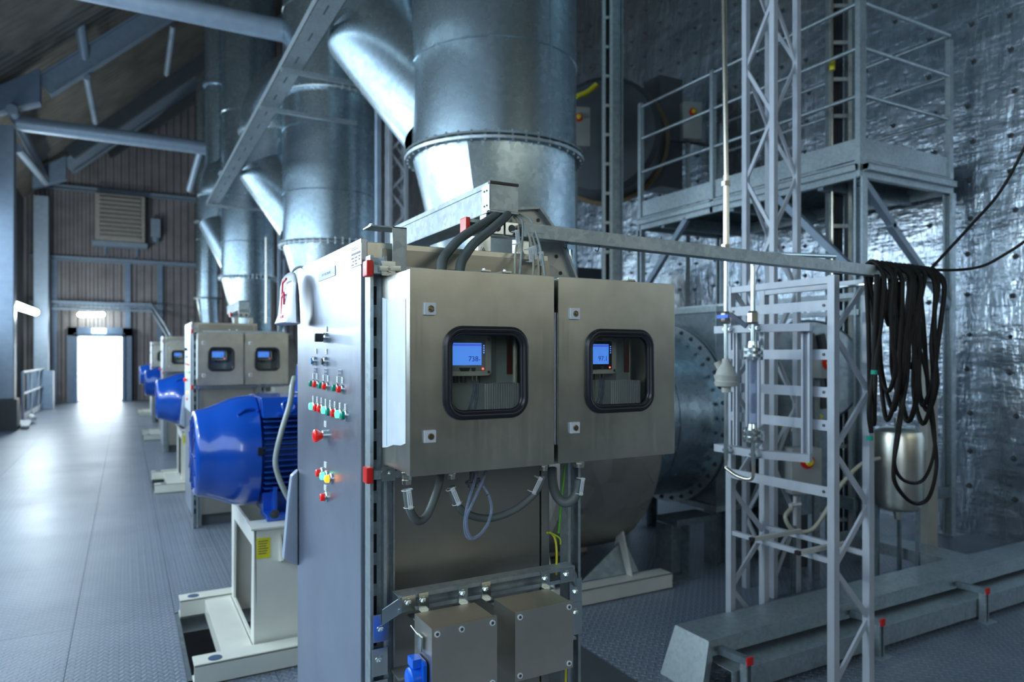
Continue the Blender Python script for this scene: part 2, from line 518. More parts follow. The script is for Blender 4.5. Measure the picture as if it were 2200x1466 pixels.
def spline(P, sub, closed=False):
    out = []; n = len(P)
    rng = range(n) if closed else range(n - 1)
    for i in rng:
        p1, p2 = P[i], P[(i + 1) % n]
        p0 = P[i - 1] if (closed or i > 0) else p1 * 2 - p2
        p3 = P[(i + 2) % n] if (closed or i + 2 < n) else p2 * 2 - p1
        for k in range(sub):
            t = k / sub
            out.append(0.5 * ((2 * p1) + (p2 - p0) * t + (2 * p0 - 5 * p1 + 4 * p2 - p3) * t * t + (3 * p1 - p0 - 3 * p2 + p3) * t ** 3))
    if not closed: out.append(P[-1])
    return out


def resample(P, step):
    out = [P[0]]; acc = 0.0
    for a, b in zip(P, P[1:]):
        L = (b - a).length
        if L < 1e-9: continue
        t = step - acc
        while t <= L:
            out.append(a + (b - a) * (t / L)); t += step
        acc = L - (t - step)
    return out


def tag(o, label=None, cat=None, group=None, kind=None):
    if label: o['label'] = label
    if cat: o['category'] = cat
    if group: o['group'] = group
    if kind: o['kind'] = kind
    return o


def thing(name, loc, label, cat, group=None):
    o = bpy.data.objects.new(name, None); COL.objects.link(o)
    o.empty_display_size = 0.1
    o.location = loc; ORG[o.name] = V(loc)
    return tag(o, label, cat, group)


def kids(o): return [c for c in bpy.data.objects if c.parent == o]


def copy_tree(o, dy=V((0, 0, 0)), label=None, skip=()):
    ch = {}
    for c in bpy.data.objects:
        if c.parent: ch.setdefault(c.parent.name, []).append(c)

    def rec(a, par):
        if a.name.split('.')[0] in skip: return None
        c = a.copy(); COL.objects.link(c)
        if par is not None: c.parent = par
        ORG[c.name] = ORG[a.name]
        for k in ch.get(a.name, []): rec(k, c)
        return c
    r = rec(o, None)
    r.location = o.location + dy
    ORG[r.name] = ORG[o.name] + dy
    for c in r.children_recursive: ORG[c.name] = ORG[c.name] + dy
    if label: r['label'] = label
    return r


def text_mesh(txt, size, frame, mat, name, parent, thick=0.0004, align='CENTER', label=None):
    """frame = (origin, right vector, up vector)"""
    cu = bpy.data.curves.new('lettering', 'FONT'); cu.body = txt; cu.size = size
    cu.align_x = align; cu.align_y = 'CENTER'; cu.extrude = thick; cu.resolution_u = 3
    to = bpy.data.objects.new('lettering', cu); COL.objects.link(to)
    bpy.context.view_layer.update()
    me = bpy.data.meshes.new_from_object(to.evaluated_get(bpy.context.evaluated_depsgraph_get()))
    bpy.data.objects.remove(to, do_unlink=True); bpy.data.curves.remove(cu)
    o0, rt, up = V(frame[0]), V(frame[1]).normalized(), V(frame[2]).normalized()
    nz = rt.cross(up); org = ORG[parent.name]
    for v_ in me.vertices:
        c = v_.co; v_.co = o0 + rt * c.x + up * c.y + nz * c.z - org
    me.materials.clear(); me.materials.append(M[mat])
    o = bpy.data.objects.new(name, me); COL.objects.link(o); o.parent = parent; ORG[o.name] = org
    if label: o['label'] = label
    return o


def rrect(x0, z0, x1, z1, r, y, n=6, axis='Y'):
    out = []
    for cx, cz, a0 in ((x1 - r, z1 - r, 0), (x0 + r, z1 - r, 90), (x0 + r, z0 + r, 180), (x1 - r, z0 + r, 270)):
        for k in range(n + 1):
            a = radians(a0 + 90 * k / n)
            px, pz = cx + r * cos(a), cz + r * sin(a)
            out.append(V((px, y, pz)) if axis == 'Y' else V((y, px, pz)))
    return out


def rect_like(x0, z0, x1, z1, y, n=6):
    """outer rectangle with the same point count as rrect, corners collapsed on short runs"""
    return rrect(x0, z0, x1, z1, 0.0045, y, n)

# ================================================================== THE SETTING
X_FOIL = 6.25
Y_END = 26.2
UNIT_DY = [0.0, 5.0, 10.35, 15.8]
PIT = (0.25, 3.52, 1.45, 4.52)                # x0, y0, x1, y1 of the floor opening under a drive


def struct(o): o['kind'] = 'structure'; return o


fl = MB(); sub = MB()
xs = [-2.75, -1.35, -0.25, PIT[0], 0.62, PIT[2], 2.6, 4.4, X_FOIL + .06]
ys = sorted(set([-6, -4, -2, 0, 1.6, 3.0, 5.9, 6.9, 10.7, 12.2, 16.0, 17.4, 21.8, 23.6, Y_END] + [PIT[1] + d for d in UNIT_DY] + [PIT[3] + d for d in UNIT_DY]))
for i in range(len(xs) - 1):
    for j in range(len(ys) - 1):
        cx, cy = (xs[i] + xs[i + 1]) / 2, (ys[j] + ys[j + 1]) / 2
        if PIT[0] < cx < PIT[2] and any(PIT[1] + d < cy < PIT[3] + d for d in UNIT_DY): continue
        fl.box((xs[i] + 0.0015, ys[j] + 0.0015, -0.02), (xs[i + 1] - 0.0015, ys[j + 1] - 0.0015, 0))
struct(fl.build('floor', 'floor'))
sub.box((-2.75, -6, -0.62), (X_FOIL, Y_END, -0.6))
struct(sub.build('floor_void', 'dark'))
for k, d in enumerate(UNIT_DY):
    p = MB()
    p.bar((PIT[0] + .01, PIT[1] + d, -0.06), (PIT[0] + .01, PIT[3] + d, -0.06), 0.02, 0.12)
    p.bar((PIT[0], PIT[1] + d + .01, -0.06), (PIT[2], PIT[1] + d + .01, -0.06), 0.02, 0.12)
    p.bar((PIT[0], PIT[3] + d - .01, -0.06), (PIT[2], PIT[3] + d - .01, -0.06), 0.02, 0.12)
    struct(p.build('trim_%d' % (k + 1), 'galv_dark'))

DX0, DX1, DZ = -1.31, -0.10, 2.07            # far doorway
w = MB()
RZ = lambda x: 6.35 + 0.92 * (x + 2.7)
w.plate([(-2.75, Y_END, 0), (DX0, Y_END, 0), (DX0, Y_END, RZ(DX0)), (-2.75, Y_END, RZ(-2.7))], (0, 0.2, 0))
w.plate([(DX0, Y_END, DZ), (DX1, Y_END, DZ), (DX1, Y_END, RZ(DX1)), (DX0, Y_END, RZ(DX0))], (0, 0.2, 0))
w.plate([(DX1, Y_END, 0), (X_FOIL, Y_END, 0), (X_FOIL, Y_END, RZ(X_FOIL)), (DX1, Y_END, RZ(DX1))], (0, 0.2, 0))
struct(w.build('wall_end', 'end_wall'))
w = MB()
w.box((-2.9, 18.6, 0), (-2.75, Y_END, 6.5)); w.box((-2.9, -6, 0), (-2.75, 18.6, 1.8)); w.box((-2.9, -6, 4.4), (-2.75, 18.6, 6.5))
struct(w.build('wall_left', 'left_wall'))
w = MB()
for k in range(18):
    y = -4.5 + k * 1.36
    w.box((-2.88, y - .03, 1.8), (-2.80, y + .03, 4.4))
w.box((-2.88, -4.5, 3.06), (-2.80, 18.6, 3.12))
w1 = struct(w.build('window_1', 'steel_light'))
w = MB(); w.box((-2.86, -4.5, 1.8), (-2.84, 18.6, 4.4)); w.build('frosted_pane', 'frosted', w1)
w = MB(); w.box((X_FOIL, -6, 0), (X_FOIL + .15, Y_END, RZ(X_FOIL)))
foil_wall = struct(w.build('wall_right', 'foil'))
w = MB()
w.box((-2.75, -6.2, 0), (X_FOIL, -6, 6.4))
w.plate([(-2.75, -6.2, 6.4), (X_FOIL, -6.2, 6.4), (X_FOIL, -6.2, RZ(X_FOIL))], (0, .2, 0))
struct(w.build('wall_back', 'back_wall'))
w = MB()
w.plate([(-3.0, -6.2, RZ(-3.0)), (X_FOIL + .2, -6.2, RZ(X_FOIL + .2)), (X_FOIL + .2, Y_END + .2, RZ(X_FOIL + .2)), (-3.0, Y_END + .2, RZ(-3.0))], (0, 0, 0.12))
struct(w.build('ceiling', 'roof'))
w = MB(); w.box((-14, Y_END + .25, -0.12), (12, Y_END + 26, -0.02))
struct(w.build('ground', 'outside'))

# insulation pins on the foil wall: the 100 nearest one by one, the far rest as one part
pins = []
for i in range(31):
    for j in range(20):
        y = 2.36 + .325 * i; z = 0.36 + .325 * j + (0.02 if i % 2 else 0)
        s_ = X_FOIL * ST + y * CT
        px = 1100 + FPX * (X_FOIL * CT - y * ST) / s_; py = HORIZ - FPX * (z - EYE) / s_
        if 1230 < px < 2240 and -30 < py < 1200: pins.append((s_, y + random.uniform(-.03, .03), z + random.uniform(-.03, .03)))
pins.sort()


def pin_mb(mb, y, z):
    mb.cyl((X_FOIL, y, z), (X_FOIL - 0.006, y, z), 0.024, 0.018, n=10)
    mb.cyl((X_FOIL - 0.006, y, z), (X_FOIL - 0.045, y, z), 0.009, 0.007, n=8)


first = None
for k, (s_, y, z) in enumerate(pins[:100]):
    if first is None:
        mb = MB(); pin_mb(mb, y, z); first = mb.build('insulation_pin', 'dark_grey', foil_wall); fy, fz = y, z
    else:
        c = first.copy(); COL.objects.link(c); c.parent = foil_wall
        c.location = (0, y - fy, z - fz)
mb = MB()
for s_, y, z in pins[100:]: pin_mb(mb, y, z)
c = mb.build('insulation_pins', 'dark_grey', foil_wall); c['kind'] = 'stuff'
for k, z in enumerate((0.78, 1.62, 2.02, 3.0, 4.3)):
    mb = MB(); mb.box((X_FOIL - 0.006, 1.8, z), (X_FOIL + .001, 13, z + 0.07)); struct(mb.build('trim_%d' % (k + 5), 'foil'))

# steel frames of the hall
frame_note = {10: 'nearest the camera', 17: 'in the middle of the hall', 24: 'next to the end wall'}
for Y in (10, 17, 24):
    if Y > 10:
        c = thing('steel_column', (-2.1, Y, 0), {17: 'thick blue-grey steel column at the left picture edge', 24: 'blue-grey steel column standing behind the guard rail'}[Y], 'column')
        mb = MB(); mb.bar((-2.1, Y, 0.62), (-2.1, Y, 6.0), 0.36, 0.36, (0, 1, 0)); mb.build('shaft', 'steel_light', c, bevel=.03)
        mb = MB(); mb.bar((-2.1, Y, 0), (-2.1, Y, 0.62), 0.46, 0.46, (0, 1, 0)); mb.build('plinth', 'dark_grey', c)
        mb = MB(); mb.plate([(-2.3, Y - .19, 6.2), (-1.5, Y - .19, 6.55), (-1.5, Y - .19, 7.2), (-2.3, Y - .19, 6.65)], (0, .38, 0)); mb.build('haunch', 'steel_blue', c)
        r = MB(); r.ibeam((-1.46, Y, 6.893), (5.9, Y, 6.53 + 7.75 * .93), 0.22, 0.42, 0.03)
        tag(r.build('rafter', 'steel_light'), {17: 'grey sloping roof rafter above the middle tie tube', 24: 'grey sloping roof rafter closest to the end wall'}[Y], 'rafter', 'sloping roof rafters')
    t = MB()
    x1 = 2.0 if Y == 17 else 1.9
    t.cyl((-1.9, Y, 6.1 if Y != 10 else 5.96), (x1, Y, 6.1 if Y != 10 else 5.96), 0.15, n=20)
    if Y != 24:
        tag(t.build('tie_beam', 'steel_light'), {17: 'long pale tie tube crossing left of the ducts', 10: 'big pale tie tube crossing at the top edge of the picture'}[Y], 'beam', 'tie tubes between roof frames')
    else:
        t.bm.free()
for (a, b, r, lab) in (
        (at(25, 235, 13.5), at(100, 392, 20.4), .10, 'blue-grey eaves strut linking the two left columns'),
        (pX(38, 318, -1.9), pX(98, 392, -1.9), .09, 'bluish brace dropping to the rear left column head'),
        (at(160, -30, 13.8), at(183, 128, 14.6), .10, 'grey hanger strut at the top left of the roof'),
        (at(186, 165, 14.6), at(205, 262, 17), .07, 'short grey strut between rafter and dark purlin'),
        (at(372, 55, 16.5), at(358, 160, 18), .07, 'thin grey strut under the upper roof slope'),
        (at(340, 252, 24), at(416, 384, 24.5), .055, 'thin diagonal rod against the end wall gable'),
        (at(432, 322, 16.6), at(408, 408, 17.6), .09, 'short bright brace beside the far duct')):
    mb = MB(); mb.cyl(a, b, r, n=12); tag(mb.build('roof_brace', 'steel_light'), lab, 'brace', 'roof braces')
for (px0, py0, px1, py1, s0, s1, lab) in ((235, 330, 470, 175, 22, 21.0, 'dark purlin below the rear rafter'), (150, 330, 540, 60, 16.2, 17, 'dark purlin band between the two rafters')):
    mb = MB(); mb.bar(at(px0, py0, s0), at(px1, py1, s1), .1, .3); tag(mb.build('purlin', 'dark_grey'), lab, 'purlin')
for k, (z, x0, x1) in enumerate(((6.75, -2.6, 3.2), (4.52, -2.6, 3.2), (3.08, -2.6, 1.1))):
    mb = MB(); mb.ibeam((x0, Y_END - .1, z), (x1, Y_END - .1, z), .16, .14, .02)
    tag(mb.build('wall_girt', 'steel_light'), ('top girt across the dark end wall above the heater', 'pale girt across the end wall below the heater', 'lowest girt just above the lit doorway')[k], 'girt', 'horizontal girts of the end wall')
for k, x in enumerate((-1.95, 0.06, 1.0)):
    mb = MB(); mb.ibeam((x, Y_END - .08, 0), (x, Y_END - .08, 4.5), .16, .14, .02, (0, 1, 0))
    tag(mb.build('wall_post', 'steel_blue'), ('steel post left of the lit doorway', 'steel post just right of the lit doorway', 'steel post on the end wall near the far cabinets')[k], 'post', 'end wall posts')

# doorway surround, sign and lamps
d = thing('door_portal', (-0.7, Y_END - .25, 0), 'stepped steel surround of the lit far doorway, blue light coloured in', 'door frame')
mb = MB()
mb.box((-1.58, Y_END - .5, 0), (-1.33, Y_END, 2.35)); mb.box((-0.08, Y_END - .5, 0), (0.17, Y_END, 2.35)); mb.box((-1.58, Y_END - .5, 2.09), (0.17, Y_END, 2.35))
mb.build('outer_frame', 'steel_blue', d)
mb = MB()
mb.box((-1.40, Y_END - .62, 0), (-1.31, Y_END - .1, 2.14)); mb.box((-0.10, Y_END - .62, 0), (-0.02, Y_END - .1, 2.14)); mb.box((-1.40, Y_END - .62, 2.07), (-0.02, Y_END - .1, 2.16))
mb.build('inner_frame', 'door_blue_light', d)
mb = MB(); mb.box((-1.31, Y_END - .02, -.005), (-.1, Y_END + .2, .03)); mb.build('threshold', 'rust', d)
sg = thing('exit_sign', (-.72, Y_END - .7, 2.2), 'small lit exit sign over the bright far doorway', 'sign')
mb = MB(); mb.box((-.93, Y_END - .74, 2.16), (-.53, Y_END - .64, 2.32)); mb.build('housing', 'sign', sg, bevel=.01)
mb = MB(); mb.box((-.80, Y_END - .745, 2.19), (-.76, Y_END - .74, 2.29)); mb.plate([(-.74, Y_END - .745, 2.24), (-.66, Y_END - .745, 2.19), (-.66, Y_END - .745, 2.29)], (0, .005, 0)); mb.build('pictogram', 'sign_green', sg)
lampsrc = None


def lamp(p0, p1, lab, power, key=None, r=.045):
    p0, p1 = V(p0), V(p1)
    t = thing('fluorescent_lamp', (p0 + p1) / 2, lab, 'lamp', 'fluorescent lamps of the aisle')
    d_ = (p1 - p0).normalized()
    mb = MB(); mb.bar(p0 + V((0, 0, .05)), p1 + V((0, 0, .05)), .11, .05); mb.build('housing', 'steel_light', t)
    mb = MB(); mb.cyl(p0, p1, r, n=16); mb.sphere(p0, r); mb.sphere(p1, r); mb.build('diffuser', 'lamp_white', t)
    mb = MB(); q_ = (p0 + p1) / 2 + V((0, 0, .06)); mb.bar(q_, (q_ + V((0, Y_END - q_.y, 0))) if abs(d_.x) > .9 else q_ - V((q_.x + 2.74, 0, 0)), .04, .03); mb.build('wall_arm', 'steel_light', t)
    if power:
        for f_ in (.2, .8):
            l = bpy.data.lights.new('lamp_light', 'POINT'); l.energy = power / 2; l.shadow_soft_size = .12; l.color = (0.80, 0.94, 1.0)
            o = bpy.data.objects.new('lamp_light', l); COL.objects.link(o)
            o.location = p0.lerp(p1, f_) + V((.28, -.28, -.12))


lamp(at(30, 655, 15.2), at(76, 671, 18.4), 'glowing tube lamp between the two left columns', 190, r=.09)
a = pY(172, 676, Y_END - .35); b = pY(220, 676, Y_END - .35)
lamp(a, b, 'glowing lamp mounted above the far doorway', 14, r=.08)
lamp((-1.9, 6.2, 2.75), (-1.9, 8.4, 2.75), 'tube lamp on the left wall beyond the nearest cabinet', 85)
lamp((-1.9, 3.0, 2.75), (-1.9, 5.4, 2.75), 'tube lamp on the left wall facing the nearest cabinet', 90)

h = thing('air_heater', (-.15, Y_END - .35, 4.95), 'beige louvred air heater high on the end wall', 'heater')
mb = MB(); mb.box((-.85, Y_END - .55, 5.05), (.55, Y_END - .1, 6.6)); mb.build('housing', 'heater', h, bevel=.02)
mb = MB(); mb.box((-.92, Y_END - .62, 4.95), (.62, Y_END - .05, 5.08)); mb.build('tray', 'steel_light', h)
for x in (-.6, .3): mb = MB(); mb.box((x, Y_END - .12, 4.7), (x + .06, Y_END, 5.1)); mb.build('wall_bracket', 'steel_blue', h)
for k in range(10):
    mb = MB(); z = 5.2 + k * .135
    mb.plate([(-.72, Y_END - .57, z), (-.72, Y_END - .66, z + .035), (-.72, Y_END - .66, z + .05), (-.72, Y_END - .57, z + .1)], (1.14, 0, 0)); mb.build('louvre_blade', 'heater', h)
mb = MB(); mb.box((.72, Y_END - .4, 5.35), (1.0, Y_END - .05, 5.95)); mb.cyl((.86, Y_END - .2, 5.2), (.86, Y_END - .2, 5.4), .12); mb.build('fan_motor', 'steel_light', h)

# guard rail along the left columns
g = thing('guard_rail', (-2.0, 20.5, 0), 'pale handrail with kickplate between the left columns', 'railing')
for y in (18.9, 20.4, 22.0, 23.4):
    mb = MB(); mb.bar((-2.0, y, 0), (-2.0, y, 1.12), .05, .05, (0, 1, 0)); mb.build('post', 'steel_light', g)
for z in (1.1, .62): mb = MB(); mb.cyl((-2.0, 18.9, z), (-2.0, 23.5, z), .028, n=10); mb.build('rail', 'grey_paint', g)
mb = MB(); mb.box((-2.01, 18.9, 0.02), (-1.99, 23.5, .17)); mb.build('kickplate', 'grey_paint', g)
p = thing('floor_ramp', (-1.9, 17.6, 0), 'pale folded plate lying by the left guard rail foot', 'plate')
mb = MB(); mb.plate([(-2.05, 18.6, .02), (-1.82, 17.0, .02), (-1.7, 17.0, .02), (-1.8, 18.6, .02)], (0, 0, .05)); mb.build('plate', 'grey_paint', p)
mb = MB(); mb.cyl((-1.85, 18.9, .12), (-1.72, 18.2, .12), .05); mb.build('pipe_stub', 'white_film', p)
mb = MB(); mb.cyl((-2.12, 18.75, 0), (-2.12, 18.75, .48), .07, n=16); mb.cyl((-2.12, 18.75, .48), (-2.12, 18.75, .56), .03, n=10)
tag(mb.build('fire_extinguisher', 'red'), 'red fire extinguisher at the foot of the guard rail', 'extinguisher')
# small cable ladders over the doorway that drop to the farthest cabinet
t = thing('cable_ladder', (0, Y_END - .6, 2.95), 'thin cable ladder over the doorway dropping toward the far cabinets', 'cable ladder')
pts = [V((-2.3, Y_END - .7, 3.12)), V((.75, Y_END - .7, 3.12)), V((1.0, 22.5, 2.35)), V((1.0, 19.6, 1.98))]
for dz in (0, -.22):
    mb = MB()
    for a, b in zip(pts, pts[1:]): mb.bar(a + V((0, 0, dz)), b + V((0, 0, dz)), .05, .06)
    mb.build('side_rail', 'steel_light', t)
for k in range(24):
    q = -2.2 + k * .12
    mb = MB(); mb.bar((q, Y_END - .7, 2.9), (q, Y_END - .7, 3.12), .02); mb.build('rung', 'steel_blue', t)
mb = MB(); mb.box((-2.35, 23.0, 0), (-1.75, 23.5, 1.05)); tag(mb.build('floor_cabinet', 'steel_blue', bevel=.02), 'low blue-grey cabinet left of the lit doorway', 'cabinet')

# ================================================================== UNIT 1: control cabinet
XF = 0.500       # door face
CT_, CB = 1.783, 0.10
unit = {}
c = thing('control_cabinet', (0.77, 2.03, 0), 'nearest stainless control cabinet with full button panel and red-marked bag', 'electrical cabinet', 'control cabinets along the aisle')
unit['cab'] = c
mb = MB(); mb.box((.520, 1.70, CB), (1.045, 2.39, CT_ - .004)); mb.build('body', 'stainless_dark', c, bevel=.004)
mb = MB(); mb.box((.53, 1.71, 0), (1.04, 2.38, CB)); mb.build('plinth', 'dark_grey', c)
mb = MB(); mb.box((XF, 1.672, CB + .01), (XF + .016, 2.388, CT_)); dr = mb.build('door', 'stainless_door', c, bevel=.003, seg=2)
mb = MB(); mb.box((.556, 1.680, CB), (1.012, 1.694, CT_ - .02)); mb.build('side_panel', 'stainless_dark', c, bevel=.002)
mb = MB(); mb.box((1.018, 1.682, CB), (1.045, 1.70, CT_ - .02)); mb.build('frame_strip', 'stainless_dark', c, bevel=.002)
mb = MB()
mb.box((.520, 1.690, CT_ - .075), (1.045, 1.702, CT_ - .004)); mb.build('top_rim', 'stainless', c, bevel=.003)


def dpt(px, py, off=0.0):
    q = pX(px, py, XF); return V((XF - off, q.y, q.z))


def label_plate(px, py, wy, hz, mat='tag', name='label_plate', lines=2, parent=dr):
    q = dpt(px, py)
    mb = MB(); mb.box((XF - .0022, q.y - wy / 2, q.z - hz / 2), (XF, q.y + wy / 2, q.z + hz / 2)); o = mb.build(name, mat, parent)
    if lines:
        mb = MB()
        for k in range(lines):
            zz = q.z + hz * (.18 - .36 * k / max(1, lines - 1) if lines > 1 else 0)
            mb.box((XF - .0028, q.y - wy * .3, zz - hz * .04), (XF - .002, q.y + wy * .3, zz + hz * .04))
        mb.build('print', 'label_grey', o if parent is c else dr)
    return q


def lamp_button(px, py, mat, name='push_button', r=.0115, prot=.016, lab=None, par=dr):
    q = dpt(px, py)
    mb = MB(); mb.lathe([(0, r * 1.2), (.004, r * 1.2), (.006, r * 1.0), (prot * .45, r)], (XF, q.y, q.z), (-1, 0, 0), n=20)
    a = mb.build(name, 'zinc', c, sharp=30)
    if lab: a['label'] = lab
    mb = MB(); mb.lathe([(prot * .45, r * .88), (prot * .9, r * .84), (prot, r * .6)], (XF, q.y, q.z), (-1, 0, 0), n=20)
    mb.build('cap', mat, a, sharp=30)


for (px, py) in ((701.7, 707.4), (679.4, 755), (701.5, 755.6)): label_plate(px, py, .019, .015)
# rotary selector with its black lever
q = dpt(702, 726)
mb = MB(); mb.lathe([(0, .014), (.008, .014), (.012, .011)], (XF, q.y, q.z), (-1, 0, 0), n=20); a = mb.build('selector_switch', 'zinc', c)
mb = MB(); mb.box((XF - .034, q.y - .007, q.z - .012), (XF - .012, q.y + .007, q.z + .012)); mb.build('lever', 'black', a, bevel=.003)
for k, (px, py) in enumerate(((678, 776), (701, 777))):
    q = dpt(px, py)
    mb = MB(); mb.lathe([(0, .0135), (.009, .0135), (.011, .011)], (XF, q.y, q.z), (-1, 0, 0), n=20); a = mb.build('key_switch', 'zinc', c)
    mb = MB(); mb.lathe([(.011, .009), (.015, .0085)], (XF, q.y, q.z), (-1, 0, 0), n=16); mb.build('cap', 'blue_line' if k == 0 else 'dark_grey', a)
for (px, py, txt) in ((679, 796, 'IF-04'), (701.4, 799, 'CD1-041'), (731.7, 802, 'CD1-04')):
    q = label_plate(px, py, .033, .0175, 'tag', 'name_plate', 0)
    mb = MB(); mb.box((XF - .0030, q.y - .0155, q.z - .0078), (XF - .0021, q.y + .0155, q.z + .0078)); mb.build('name_field', 'label_navy', dr)
    text_mesh(txt, .0088, ((XF - .0032, q.y, q.z), (0, -1, 0), (0, 0, 1)), 'tag', 'lettering', dr, .0002)
for (px, py) in ((673.7, 808.5), (682.2, 809), (695.9, 811.8), (705.6, 813), (725.6, 815.6), (736.6, 817.2)): label_plate(px, py, .0145, .016)
for (px, py) in ((674.5, 824.4), (695.2, 828.5), (725, 833.6)): lamp_button(px, py, 'green_button', r=.0105)
for (px, py) in ((683, 826), (704, 830.4), (736, 836.5)): lamp_button(px, py, 'red_button', r=.0105)
for k, x in enumerate((190, 240, 290, 342, 397, 453, 515, 580)):
    y = (1222, 1232, 1245, 1262, 1277, 1293, 1310, 1325)[k]
    label_plate(640 + x / 5.64, 640 + y / 5.64, .0145, .0165)
for k, (x, y, mt) in enumerate(((172, 1315, 'green_lit'), (228, 1330, 'red_button'), (272, 1345, 'red_button'), (325, 1360, 'green_lit'), (380, 1380, 'green_button'), (440, 1395, 'red_button'), (497, 1410, 'green_lit'), (562, 1425, 'green_button'))):
    lamp_button(640 + x / 5.64 + 4, 640 + y / 5.64, mt, 'indicator_lamp', r=.0125, prot=.015)
for (px, py) in ((700, 911.5), (700, 999), (700, 1048.8)): label_plate(px, py, .026, .0165)
q = dpt(703, 935.5)
mb = MB(); mb.lathe([(0, .0145), (.014, .0145), (.016, .012)], (XF, q.y, q.z), (-1, 0, 0), n=20); a = mb.build('emergency_stop', 'zinc', c)
mb = MB(); mb.lathe([(.016, .010), (.022, .013), (.030, .0185), (.036, .0185), (.040, .012)], (XF, q.y, q.z), (-1, 0, 0), n=24); mb.build('mushroom_head', 'red_button', a)
for (x, y, mt) in ((688, 1015.8, 'red_button'), (697.8, 1022.5, 'green_lit'), (708, 1028.5, 'amber_lit'), (697.8, 1068, 'red_button')):
    lamp_button(x + 5, y, mt, 'indicator_lamp', r=.0125, prot=.02)
# engraved plate and data label at the top
a0, a1 = dpt(686, 583), dpt(721, 553)
mb = MB(); mb.plate([(XF, dpt(685, 572).y, 1.715), (XF, dpt(721, 556).y, 1.715), (XF, dpt(721, 556).y, 1.742), (XF, dpt(685, 572).y, 1.742)], (-.002, 0, 0)); mb.build('engraved_plate', 'label_grey', c)
text_mesh('SNCC DRY 1000 N05', .011, ((XF - .0024, (dpt(685, 572).y + dpt(721, 556).y) / 2, 1.7285), (0, -1, 0), (0, 0, 1)), 'handle_grey', 'engraving', dr, .0002)
ya, yb = dpt(778, 540).y, dpt(755, 540).y
mb = MB(); mb.box((XF - .002, ya, 1.718), (XF, yb, 1.770)); dl = mb.build('data_label', 'tag', c)
mb = MB()
for (u0, u1, zz, hh) in ((.08, .92, 1.747, .005), (.08, .3, 1.738, .0035), (.42, .62, 1.738, .0035), (.75, .9, 1.739, .0035), (.2, .3, 1.730, .0035), (.4, .58, 1.730, .0035), (.75, .88, 1.731, .0035), (.1, .3, 1.722, .003), (.45, .6, 1.7225, .003), (.1, .5, 1.764, .0012), (.1, .7, 1.760, .0012)):
    y0 = yb + (ya - yb) * u0; y1 = yb + (ya - yb) * u1
    mb.box((XF - .0026, min(y0, y1), zz), (XF - .0019, max(y0, y1), zz + hh))
mb.build('print', 'ink', dl)
# swing handle at the far edge, low
mb = MB()
prof = [(0.50, 2.372, 1.12), (0.478, 2.372, 1.10), (0.468, 2.372, 1.02), (0.458, 2.372, .90), (0.452, 2.372, .83), (0.50, 2.372, .80)]
mb.plate(prof, (0, .035, 0)); mb.build('door_handle', 'handle_grey', c, bevel=.008)

# bag hanging at the far upper corner
b = thing('plastic_bag', (.49, 2.32, 1.6), 'white plastic bag with red marking hanging on the nearest cabinet', 'bag')
loops = []
for z, w_, t_, cy in ((1.596, .125, .032, 2.30), (1.60, .122, .036, 2.30), (1.63, .108, .030, 2.305), (1.68, .10, .026, 2.31), (1.72, .098, .022, 2.315), (1.745, .085, .018, 2.32), (1.758, .055, .012, 2.325), (1.763, .02, .008, 2.33)):
    L = []
    for k in range(20):
        an = 2 * pi * k / 20
        wob = 1 + .10 * sin(3 * an + z * 40)
        L.append(V((.470 - .5 * t_ + t_ * .9 * cos(an) * wob, cy + w_ * sin(an) * (1 + .03 * sin(an * 5 + z * 60)), z)))
    loops.append(L)
mb = MB(); mb.loft(loops); mb.build('bag_body', 'bag', b, sharp=60)
mb = MB(); mb.tube([(.47, 2.33, 1.762), (.478, 2.335, 1.775), (.497, 2.34, 1.786), (.515, 2.34, 1.784)], .004, sub=4); mb.build('tie', 'bag', b)
mb = MB()
seg = [(.436, 2.245, 1.735), (.434, 2.29, 1.727), (.432, 2.292, 1.68), (.432, 2.26, 1.692), (.432, 2.262, 1.655)]
for a_, b_ in zip(seg, seg[1:]): mb.bar(a_, b_, .006, .005)
mb.bar((.432, 2.292, 1.68), (.430, 2.29, 1.615), .006, .005); mb.bar((.430, 2.29, 1.615), (.430, 2.25, 1.618), .009, .008)
mb.build('red_marking', 'marker_red', b)

# mounting struts
st = thing('strut_frame', (.8, 1.62, 0), 'galvanised strut frame on the nearest cabinet carrying two window boxes', 'mounting frame', 'strut frames of the control cabinets')
unit['frame'] = st
for x, zt in ((.526, 1.735), (1.083, 1.70)):
    mb = MB(); mb.channel((x, 1.634, 0), (x, 1.634, zt), up=(0, -1, 0)); mb.build('upright', 'galv', st)
    mb = MB()
    zz = .12
    while zz < zt - .05:
        mb.box((x - .007, 1.6505, zz), (x + .007, 1.6519, zz + .045)); zz += .075
    mb.build('slot_row', 'black', st)
mb = MB(); mb.channel((.5655, 1.650, 0), (.5655, 1.650, 1.22), .02, .02, .002, .004, (0, -1, 0)); mb.build('inner_rail', 'galv', st)
for z, x1 in ((1.700, 1.275), (1.217, 1.255)):
    mb = MB(); mb.channel((.508, 1.607, z), (x1, 1.607, z), .024, .020, .002, .005, (0, 0, 1)); mb.build('cross_rail', 'galv', st)
    mb = MB(); mb.box((.489, 1.588, z - .018), (.506, 1.622, z + .020)); mb.build('end_cap', 'red', st, bevel=.004)
mb = MB(); mb.box((1.275, 1.594, 1.692), (1.281, 1.62, 1.712)); mb.build('end_cap', 'red', st, bevel=.002)
